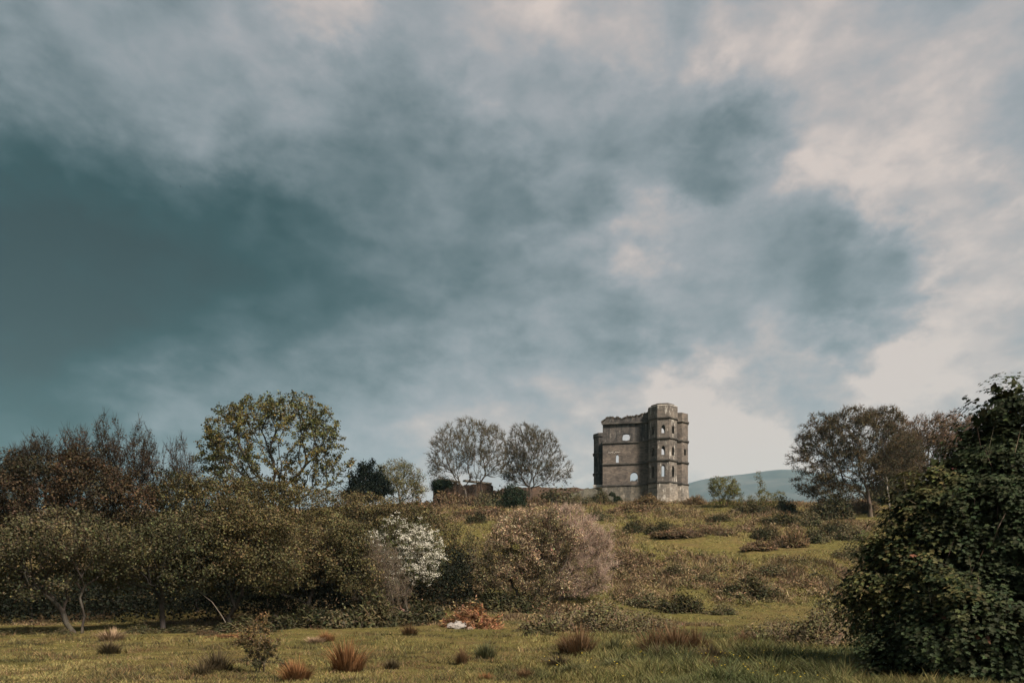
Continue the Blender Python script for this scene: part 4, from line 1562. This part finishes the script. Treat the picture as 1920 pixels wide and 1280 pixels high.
# ------------------------------------------------------------------ grass
def patch_colour(x, y, r):
    """albedo of the sward at a place: olive, yellow green, brown and dark green patches"""
    n = len(x)
    a = fbm(x / 5.0, y / 8.0, 0, 4, 51)
    b = fbm(x / 2.0 + 9, y / 3.5, 0, 3, 61)
    c = np.tile(np.array([[.190, .158, .060]]), (n, 1))

    def m(w, col):
        nonlocal c
        w = np.clip(w, 0, 1)[:, None]
        c = c * (1 - w) + np.array([col]) * w
    m((a - .52) * 7, (.245, .200, .085))
    m((.42 - b) * 8, (.075, .070, .028))
    m((b - .60) * 8, (.125, .090, .042))
    return c


def blades(mb, x, y, h_, w, col, r, lean=.5, z=None):
    n = len(x)
    z = H(x, y) if z is None else z
    P = np.stack([x, y, z - .02], 1)
    a = r.uniform(0, 2 * math.pi, n)
    side = np.stack([np.cos(a), np.sin(a), 0 * a], 1) * (w * .5)[:, None]
    ln = np.stack([r.normal(0, lean, n), r.normal(0, lean, n), np.ones(n)], 1)
    tip = P + ln * h_[:, None]
    mid = P + ln * (h_ * .5)[:, None] * np.array([[.55, .55, 1.0]])
    V = np.stack([P - side, P + side, mid + side * .7, tip, mid - side * .7], 1).reshape(-1, 3)
    b = (np.arange(n) * 5)[:, None]
    mb.add(V, b + np.array([[0, 1, 2, 4]]), np.repeat(col, 5, axis=0))
    mb.f.append(b + np.array([[4, 2, 3]]) + (mb.n - n * 5))


def tri_blades(mb, x, y, h_, w, col, r, lean=.5, z=None):
    n = len(x)
    z = H(x, y) if z is None else z
    P = np.stack([x, y, z - .03], 1)
    a = r.uniform(0, 2 * math.pi, n)
    side = np.stack([np.cos(a), np.sin(a), 0 * a], 1) * (w * .5)[:, None]
    ln = np.stack([r.normal(0, lean, n), r.normal(0, lean, n), np.ones(n)], 1)
    V = np.stack([P - side, P + side, P + ln * h_[:, None]], 1).reshape(-1, 3)
    mb.add(V, np.arange(n * 3).reshape(n, 3), np.repeat(col, 3, axis=0))


def scatter(n, y0, y1, r, p=1.0, margin=1.12):
    """positions in the part of the field the camera looks over, denser when near"""
    u = r.random(n)
    if p == 2:
        y = 1 / (1 / y0 + u * (1 / y1 - 1 / y0))
    else:
        y = np.exp(np.log(y0) + u * (np.log(y1) - np.log(y0)))
    x = r.uniform(-.75 * margin, .75 * margin, n) * y
    return x, y


r = np.random.default_rng(500)
gb = MB()
x, y = scatter(205000, 11.5, 44, r, 2)
rt = np.clip((x / y * F + CX - 950) / 350, 0, 1) * np.clip((33 - y) / 6, 0, 1)          # longer, greener grass at the lower right
tuft = fbm(x / .55, y / .8, 0, 2, 71)
lowp = fbm(x / 3.0, y / 4.0, 0, 3, 72)
hgt = (.04 + .15 * np.clip((tuft - .45) * 3, 0, 1) * np.clip((lowp - .3) * 3, .15, 1)) * (1 + 1.3 * rt) + .09 * rt
hgt = hgt * r.uniform(.6, 1.4, len(x))
c = patch_colour(x, y, r)
green = (rt * np.clip((fbm(x / 2.6, y / 4, 0, 3, 73) - .30) * 4, 0, 1))[:, None] * .8
c = c * (1 - green) + np.array([[.072, .086, .036]]) * green
dark = np.clip((.40 - fbm(x / 1.1, y / 1.4, 0, 3, 74)) * 9, 0, 1)[:, None] * .55
c = c * (1 - dark) + np.array([[.048, .046, .022]]) * dark
c = vary(c, len(x), r, .22, .07)
wd = .014 + .0007 * y
far = y > 20
blades(gb, x[~far], y[~far], hgt[~far], wd[~far], c[~far], r, .55)
tri_blades(gb, x[far], y[far], hgt[far], wd[far] * 1.2, c[far], r, .55)
# small hummocks and dead tufts that break up the sward
hx, hy = scatter(1100, 12.5, 40, r, 1.5)
m_ = 60
q_ = r.normal(0, 1, (len(hx) * m_, 2)) * np.repeat(r.uniform(.06, .30, len(hx)), m_)[:, None] * np.array([[1.5, .8]])
tx, ty = np.repeat(hx, m_) + q_[:, 0], np.repeat(hy, m_) + q_[:, 1]
hk = np.array([(.060, .052, .026), (.150, .100, .050), (.095, .085, .036), (.200, .150, .075)])[r.choice(4, len(hx), p=[.4, .2, .25, .15])]
tri_blades(gb, tx, ty, np.repeat(r.uniform(.06, .20, len(hx)), m_) * r.uniform(.5, 1.3, len(tx)), np.full(len(tx), .02), vary(np.repeat(hk, m_, 0), len(tx), r, .25), r, .7)
o = gb.build('grass', M_GRASS)
tag(o, 'short olive meadow grass with greener longer patches', kind='stuff')

# slope: coarse tufts, bracken litter, heather
sb = MB()
r = np.random.default_rng(501)
x, y = scatter(290000, 36, 150, r, 2)
keep = ~((x > 14.5) & (x < 34) & (y > 124.5) & (y < 140))
x, y = x[keep], y[keep]
hm = fbm(x / 3.2, y / 4.5, 0, 4, 81)
hm2 = fbm(x / 1.2, y / 1.8, 0, 3, 82)
px = x / y * F + CX
c = np.tile(np.array([[.175, .138, .062]]), (len(x), 1))


def mixc(c, w, col):
    w = np.clip(w, 0, 1)[:, None]
    return c * (1 - w) + np.array([col]) * w


strip = np.exp(-((y - 69 - 3 * np.sin(x / 6)) / 4.5) ** 2) * np.clip((px - 1180) / 60, 0, 1) + np.exp(-((y - 97) / 9) ** 2) * np.exp(-((px - 1610) / 60) ** 2) \
    + np.exp(-((y - 86) / 5) ** 2) * np.exp(-((px - 1130) / 70) ** 2) + .9 * np.exp(-((y - 43) / 4) ** 2) * np.clip((px - 1150) / 60, 0, 1)
strip = np.clip(strip, 0, 1)
brk = np.clip((hm - .42) * 9, 0, 1) * (1 - strip)
c = mixc(c, brk, (.190, .140, .078))
c = mixc(c, np.clip((hm2 - .56) * 8, 0, 1) * (1 - strip) * .8, (.085, .055, .036))
c = mixc(c, np.clip((.40 - hm2) * 8, 0, 1) * .8 * (1 - strip), (.060, .056, .026))
c = mixc(c, np.clip((y - 100) / 14, 0, 1) * np.clip((hm2 - .3) * 3, 0, 1) * .7, (.190, .125, .066))
c = mixc(c, np.clip((.47 - hm) * 8, 0, 1) * .5, (.135, .135, .05))
c = mixc(c, strip * .9, (.175, .165, .062))
hgt = (.14 + .42 * np.clip((hm2 - .35) * 3, 0, 1) * (.35 + brk)) * (1 - .72 * strip) * r.uniform(.5, 1.4, len(x)) * np.clip((y - 30) / 25, .3, 1)
tri_blades(sb, x, y, hgt, 0.036 + .0011 * y, vary(c, len(x), r, .28, .08), r, .75)
# lumpy clumps of bracken and heather
nc = 900
cx_, cy_ = scatter(nc * 2, 42, 122, r, 1)
hmc = fbm(cx_ / 3.2, cy_ / 4.5, 0, 4, 81)
pxc = cx_ / cy_ * F + CX
stc = np.exp(-((cy_ - 69 - 3 * np.sin(cx_ / 6)) / 4.5) ** 2) * (pxc > 1180) + np.exp(-((cy_ - 43) / 3) ** 2) * (pxc > 1150)
ok = (hmc + r.normal(0, .05, nc * 2) > .43) & (stc < .3) & (cx_ > -16)
cx_, cy_, pxc = cx_[ok], cy_[ok], pxc[ok]
kinds = np.array([(.220, .160, .092), (.175, .120, .070), (.120, .090, .050), (.105, .092, .042), (.060, .054, .027), (.200, .150, .085)])
ck = kinds[r.choice(6, len(cx_), p=[.24, .22, .16, .14, .10, .14])]
cr_ = r.uniform(.35, 1.25, len(cx_))
ch_ = cr_ * r.uniform(.45, .95, len(cx_))
m_ = 110
d_ = rand_unit(len(cx_) * m_, r)
d_[:, 2] = np.abs(d_[:, 2])
cc = np.repeat(np.stack([cx_, cy_, H(cx_, cy_) - .05], 1), m_, 0)
sc = np.repeat(np.stack([cr_, cr_, ch_], 1), m_, 0)
lumpy = .6 + .8 * vnoise(d_[:, 0] * 2.2 + cc[:, 0], d_[:, 1] * 2.2 + cc[:, 1], d_[:, 2] * 2, 5)
Q = cc + d_ * sc * (r.random((len(d_), 1)) ** .25) * lumpy[:, None]
leaf_kites(sb, Q, unit(rand_unit(len(Q), r) + d_ * .7 + np.array([[0, 0, .4]])), r.uniform(.12, .34, len(Q)), .10, vary(np.repeat(ck, m_, 0), len(Q), r, .28, .08), r,
           unit(d_ + np.array([[0, 0, .5]])), .6)
o = sb.build('bracken', M_GRASS)
tag(o, 'brown bracken and heather mixed with rough grass on the slope', kind='stuff')

# yellow flowers low in the grass
fb = MB()
r = np.random.default_rng(502)
n = 150
fy = r.uniform(12.6, 19, n)
fx = (np.where(r.random(n) < .75, r.normal(1450, 110, n), r.uniform(1000, 1600, n)) - CX) / F * fy
fz = H(fx, fy) + r.uniform(.14, .28, n)
Q = np.repeat(np.stack([fx, fy, fz], 1), 5, 0)
leaf_kites(fb, Q, unit(np.array([[0, -.35, 1.0]]) + rand_unit(len(Q), r) * .25), .022, .018, vary((.62, .46, .05), len(Q), r, .1, .03), r)
tri_blades(fb, fx, fy, fz - H(fx, fy), np.full(n, .006), vary((.06, .08, .03), n, r), r, .02)
o = fb.build('buttercup_flowers', M_PETAL)
tag(o, 'yellow buttercups dotted through the longer grass', kind='stuff')


# ------------------------------------------------------------------ rush tussocks
def tussock_mesh(name, seed, tipc, basec, n=650, hmin=.45, hmax=.95, spread=.30, lean=.38, w=.011):
    r = np.random.default_rng(seed)
    cm = MB()
    a = r.uniform(0, 2 * math.pi, n)
    q = r.random(n) ** .6
    bx, by = np.cos(a) * q * spread, np.sin(a) * q * spread
    L = r.uniform(hmin * .55, hmax, n) * (1 - .35 * q) * (.75 + .5 * vnoise(a * 1.6, seed))
    d = np.stack([np.cos(a) * q * lean + r.normal(0, .17, n), np.sin(a) * q * lean + r.normal(0, .17, n), np.ones(n)], 1)
    side = np.stack([-np.sin(a), np.cos(a), 0 * a], 1) * w
    P0 = np.stack([bx, by, -.08 + 0 * a], 1)
    P1 = P0 + d * (L * .55)[:, None]
    bend = np.stack([np.cos(a), np.sin(a), -.4 + 0 * a], 1) * (q * .22 + .03 + (r.random(n) < .15) * .45)[:, None]
    P2 = P0 + d * L[:, None] + bend * L[:, None]
    V = np.stack([P0 - side, P0 + side, P1 + side * .8, P1 - side * .8, P2], 1).reshape(-1, 3)
    tone = np.exp(r.normal(0, .25, (n, 1)))
    C = np.stack([np.array(basec) * tone, np.array(basec) * tone, (np.array(basec) * .35 + np.array(tipc) * .65) * tone, (np.array(basec) * .35 + np.array(tipc) * .65) * tone, np.array(tipc) * tone], 1).reshape(-1, 3)
    b = (np.arange(n) * 5)[:, None]
    cm.add(V, b + np.array([[0, 1, 2, 3]]), np.clip(C, 0, .8))
    cm.f.append(b + np.array([[3, 2, 4]]) + (cm.n - n * 5))
    return cm.mesh(name, M_GRASS)


TU = {'brown': tussock_mesh('brown_rushes', 1, (.15, .085, .045), (.040, .038, .018)),
      'orange': tussock_mesh('orange_rushes', 2, (.26, .125, .055), (.050, .038, .020), 800, .4, .75, .30, .55),
      'dark': tussock_mesh('dark_rushes', 3, (.085, .062, .036), (.038, .036, .018), 500),
      'pale': tussock_mesh('pale_rushes', 4, (.34, .24, .16), (.13, .085, .05), 600, .4, .7, .32, .6),
      'green': tussock_mesh('green_rushes', 5, (.085, .085, .040), (.040, .045, .020), 420, .4, .7)}
GR = 'rush tussocks in the meadow'
tus = [
    ('orange', 652, 15.8, 1.0, .95, 'bright orange rush tussock, biggest of the meadow front'),
    ('orange', 556, 13.6, .75, .62, 'orange rush tips cut by the picture bottom edge'),
    ('dark', 408, 15.4, .85, .55, 'dark drooping rush tussock beside the spindly gorse plant'),
    ('dark', 380, 14.6, .6, .4, 'low dark rush tuft at the bottom, beyond the spindly gorse'),
    ('pale', 210, 27.5, 1.2, .85, 'pale straw coloured tussock at the thicket edge'),
    ('dark', 206, 21.5, .9, .5, 'small dark rush tuft below the straw coloured tussock'),
    ('orange', 612, 26.5, .8, .5, 'small russet tussock in the middle of the meadow'),
    ('pale', 590, 25.5, .8, .45, 'short straw tuft touching the small russet tussock'),
    ('brown', 768, 29.5, .9, .5, 'little brown tussock near the bramble bank end'),
    ('green', 912, 19.5, .95, .72, 'green rush tussock standing alone in mid meadow'),
    ('brown', 1088, 20.5, 1.15, .92, 'dense dark brown rush clump below the pale briar'),
    ('brown', 1065, 21.2, .8, .75, 'narrow brown clump leaning on the dense dark clump'),
    ('green', 1150, 21.5, .9, .75, 'dull green rushes between the two brown clumps'),
    ('brown', 1225, 20.2, 1.15, .9, 'brown rushes at the start of the widest clump'),
    ('brown', 1268, 20.0, 1.3, 1.0, 'tallest rushes in the middle of the widest clump'),
    ('brown', 1305, 20.6, 1.1, .85, 'brown rushes ending the widest clump'),
    ('dark', 1240, 18.4, 1.0, .5, 'dark low rushes in front of the widest clump'),
    ('dark', 1335, 18.0, .9, .45, 'dark low tuft right of the widest clump'),
    ('green', 1345, 16.0, .9, .4, 'short green tussock near the buttercups'),
    ('brown', 1330, 15.5, .6, .42, 'short brown tuft beside the short green tussock'),
    ('dark', 1048, 17.4, .9, .35, 'flat dark tuft below the dense dark clump'),
    ('orange', 912, 13.6, .35, .28, 'tiny russet tuft at the bottom edge'),
    ('brown', 985, 13.8, .4, .3, 'tiny brown tuft at the bottom edge'),
    ('green', 1072, 15.0, .9, .38, 'short green tuft in the darker grass'),
    ('dark', 735, 16.5, .5, .3, 'small dark tuft beside the bright orange tussock'),
    ('brown', 866, 18.0, .45, .5, 'thin brown stalk tuft near the lone green tussock'),
    ('green', 1155, 16.6, 1.0, .4, 'broad green tuft below the dull green rushes'),
    ('dark', 1465, 21.0, .7, .35, 'small dark tuft in front of the fern patch'),
    ('brown', 1392, 24.0, .8, .5, 'thin russet tuft on the near side of the slope foot'),
]
for i, (kd, px, Y, sw, sh, lab) in enumerate(tus):
    o = bpy.data.objects.new('rush_tussock', TU[kd])
    o.location = at(px, Y)
    o.scale = (sw, sw, sh * 1.5)
    o.rotation_euler = (0, 0, i * 1.7)
    link(o)
    tag(o, lab, 'tussock', GR)

# ------------------------------------------------------------------ the spindly gorse plant in the meadow
r = np.random.default_rng(700)
Yg = 15.2
g = at(487, Yg)
kk = Yg / F
root = empty('gorse_plant', tuple(g))
tag(root, 'tall spindly gorse plant with rusty tips standing in the meadow', 'plant')
bl = [((b[0] - 487) * kk, 0, (1268 - b[1]) * kk, b[2] * kk, b[2] * kk * .9, b[3] * kk) for b in
      ((493, 1170, 10, 30), (503, 1158, 5, 18), (478, 1168, 6, 14), (478, 1205, 34, 26), (505, 1215, 22, 22), (460, 1210, 22, 14), (485, 1240, 30, 24), (535, 1250, 12, 10), (470, 1190, 16, 14))]
pts = sample_env(bl, 150, r, .9)
pts = pts[pts[:, 2] > .15]
tm, cm = MB(), MB()
for s in (-.06, .0, .08):
    pp = pts[r.random(len(pts)) < .5]
    pos, par, dr = grow(pp, (s, 0, -.1), (s * 1.3, 0, .35), r, .3, .12, .02)
    rad, _ = radii(par, .0035)
    wood(tm, pos, par, dr, rad, np.array((.11, .085, .065)), r)
    P = np.repeat(pos[rad < .009], 22, 0)
    D = np.repeat(dr[rad < .009], 22, 0)
    P = P + r.normal(0, .022, P.shape)
    w = np.clip((P[:, 2:3] - .35) / .8 + r.normal(0, .25, (len(P), 1)), 0, 1)
    col = np.array([[.050, .050, .026]]) * (1 - w) + np.array([[.19, .125, .060]]) * w
    leaf_kites(cm, P, rand_unit(len(P), r), r.uniform(.03, .07, len(P)), .018, vary(col, len(P), r, .25), r, D, .4)
tm.build('stems', M_BARK, root, smooth=True)
cm.build('sprigs', M_LEAF, root)


# ------------------------------------------------------------------ white boulder in its heap of dead bracken
def rock(name, label, px, Y, s, seed, col, dz=0, cat='boulder'):
    r = np.random.default_rng(seed)
    bm = bmesh.new()
    hp = [bm.verts.new(tuple(rand_unit(1, r)[0] * r.uniform(.8, 1.1))) for _ in range(16)]
    bmesh.ops.convex_hull(bm, input=hp)
    bmesh.ops.delete(bm, geom=[v for v in bm.verts if not v.link_faces], context='VERTS')
    bmesh.ops.subdivide_edges(bm, edges=bm.edges[:], cuts=4, use_grid_fill=True)
    for v in bm.verts:
        c = np.array(v.co)
        k = 1 + .5 * (fbm(c[0] * 1.3 + seed, c[1] * 1.3, c[2] * 1.3, 4, seed) - .5)
        v.co = Vector(c) * float(k)
    me = bpy.data.meshes.new(name)
    bm.to_mesh(me)
    bm.free()
    m, nt = nt_mat(name + '_stone')
    N, L = nt.nodes, nt.links
    out = N.new('ShaderNodeOutputMaterial')
    p = N.new('ShaderNodeBsdfPrincipled')
    p.inputs['Roughness'].default_value = .9
    tc = N.new('ShaderNodeTexCoord')
    nz = N.new('ShaderNodeTexNoise')
    nz.inputs['Scale'].default_value = 3.5
    nz.inputs['Detail'].default_value = 8
    nz.inputs['Roughness'].default_value = .7
    L.new(tc.outputs['Object'], nz.inputs['Vector'])
    rp = N.new('ShaderNodeValToRGB')
    L.new(nz.outputs['Fac'], rp.inputs[0])
    for e, (q, c) in zip(rp.color_ramp.elements, ((.38, tuple(v * .38 for v in col)), (.5, col))):
        e.position = q
        e.color = (*c, 1)
    L.new(rp.outputs[0], p.inputs['Base Color'])
    b = N.new('ShaderNodeBump')
    b.inputs['Strength'].default_value = .6
    b.inputs['Distance'].default_value = .1
    L.new(nz.outputs['Fac'], b.inputs['Height'])
    L.new(b.outputs[0], p.inputs['Normal'])
    L.new(p.outputs[0], out.inputs[0])
    me.materials.append(m)
    o = bpy.data.objects.new(name, me)
    o.location = at(px, Y, dz)
    o.scale = s
    link(o)
    tag(o, label, cat)
    return o


rock('white_boulder', 'biggest whitish boulder in the heap of rusty dead bracken', 862, 33.9, (.50, .30, .31), 4, (.27, .245, .225), .12)
rock('white_boulder', 'small whitish stone leaning on the biggest boulder, thicket end', 846, 33.8, (.26, .2, .24), 15, (.25, .22, .20), .10)
rock('white_boulder', 'pinkish low stone at the foot of the rusty heap', 882, 33.6, (.30, .22, .13), 8, (.22, .15, .11), .02)
mound('rust', 'bracken_heap', 'heap of rusty dead bracken around the white boulder', 884, 34.6, 108, 40, 70, None, 'heap')
mound('rust', 'bracken_heap', 'low rusty litter before the thicket gorse', 430, 28.5, 90, 7, 40, None, 'heap')

# fallen pale limb inside the hollow
fm = MB()
a = at(398, 33, 0)
pl = np.array([[(372 - CX) / F * 33, 33, 1.6 + (1130 - 1108) / F * 33], [(398 - CX) / F * 33, 33, 1.6 + (1130 - 1128) / F * 33], [(420 - CX) / F * 33, 32.8, 1.6 + (1130 - 1155) / F * 33], [(440 - CX) / F * 33, 32.6, .2]])
dd = unit(pl[1:] - pl[:-1])
tubes(fm, pl[:-1], pl[1:], np.array([.009, .013, .018]), np.array([.013, .018, .022]), dd, dd, 6, np.tile([[.13, .11, .09]], (3, 1)))
o = fm.build('fallen_branch', M_BARK, smooth=True)
tag(o, 'pale fallen limb propped up in the dark hollow', 'branch')

# a bird far off in the sky
bb = bpy.data.meshes.new('bird')
bb.from_pydata([(-.05, 0, 0), (0, .28, .02), (0, -.35, 0), (.05, 0, 0), (0, 0, .08), (0, 0, -.06), (-.62, .05, .20), (-.3, .14, .16), (.62, .05, .24), (.3, .14, .18), (-.3, -.06, .12), (.3, -.06, .14)], [],
               [(0, 4, 1), (0, 1, 5), (3, 1, 4), (3, 5, 1), (0, 2, 4), (0, 5, 2), (3, 4, 2), (3, 2, 5), (4, 7, 10), (7, 6, 10), (4, 11, 9), (9, 11, 8)])
bb.materials.append(M_BARK)
bd = link(bpy.data.objects.new('bird', bb))
bd.location = ((338.5 - CX) / F * 140, 140, CAMZ + (HZ - 350) / F * 140)
bd.rotation_euler = (.2, .9, .5)
tag(bd, 'tiny dark bird flying high in the dark cloud', 'bird')

# ------------------------------------------------------------------ haze
HAZE = 0.000085
hz, nt = nt_mat('haze_air')
out = nt.nodes.new('ShaderNodeOutputMaterial')
pv = nt.nodes.new('ShaderNodeVolumePrincipled')
pv.inputs['Color'].default_value = (.47, .78, .87, 1)
pv.inputs['Density'].default_value = HAZE
pv.inputs['Anisotropy'].default_value = 0.0
nt.links.new(pv.outputs[0], out.inputs['Volume'])
hv, hf = prism([(-7500, -500), (7500, -500), (7500, 7500), (-7500, 7500)], -60, 660)
ho = put((hv, hf), 'haze', hz, None)
tag(ho, 'thin blue grey haze in the air', kind='stuff')
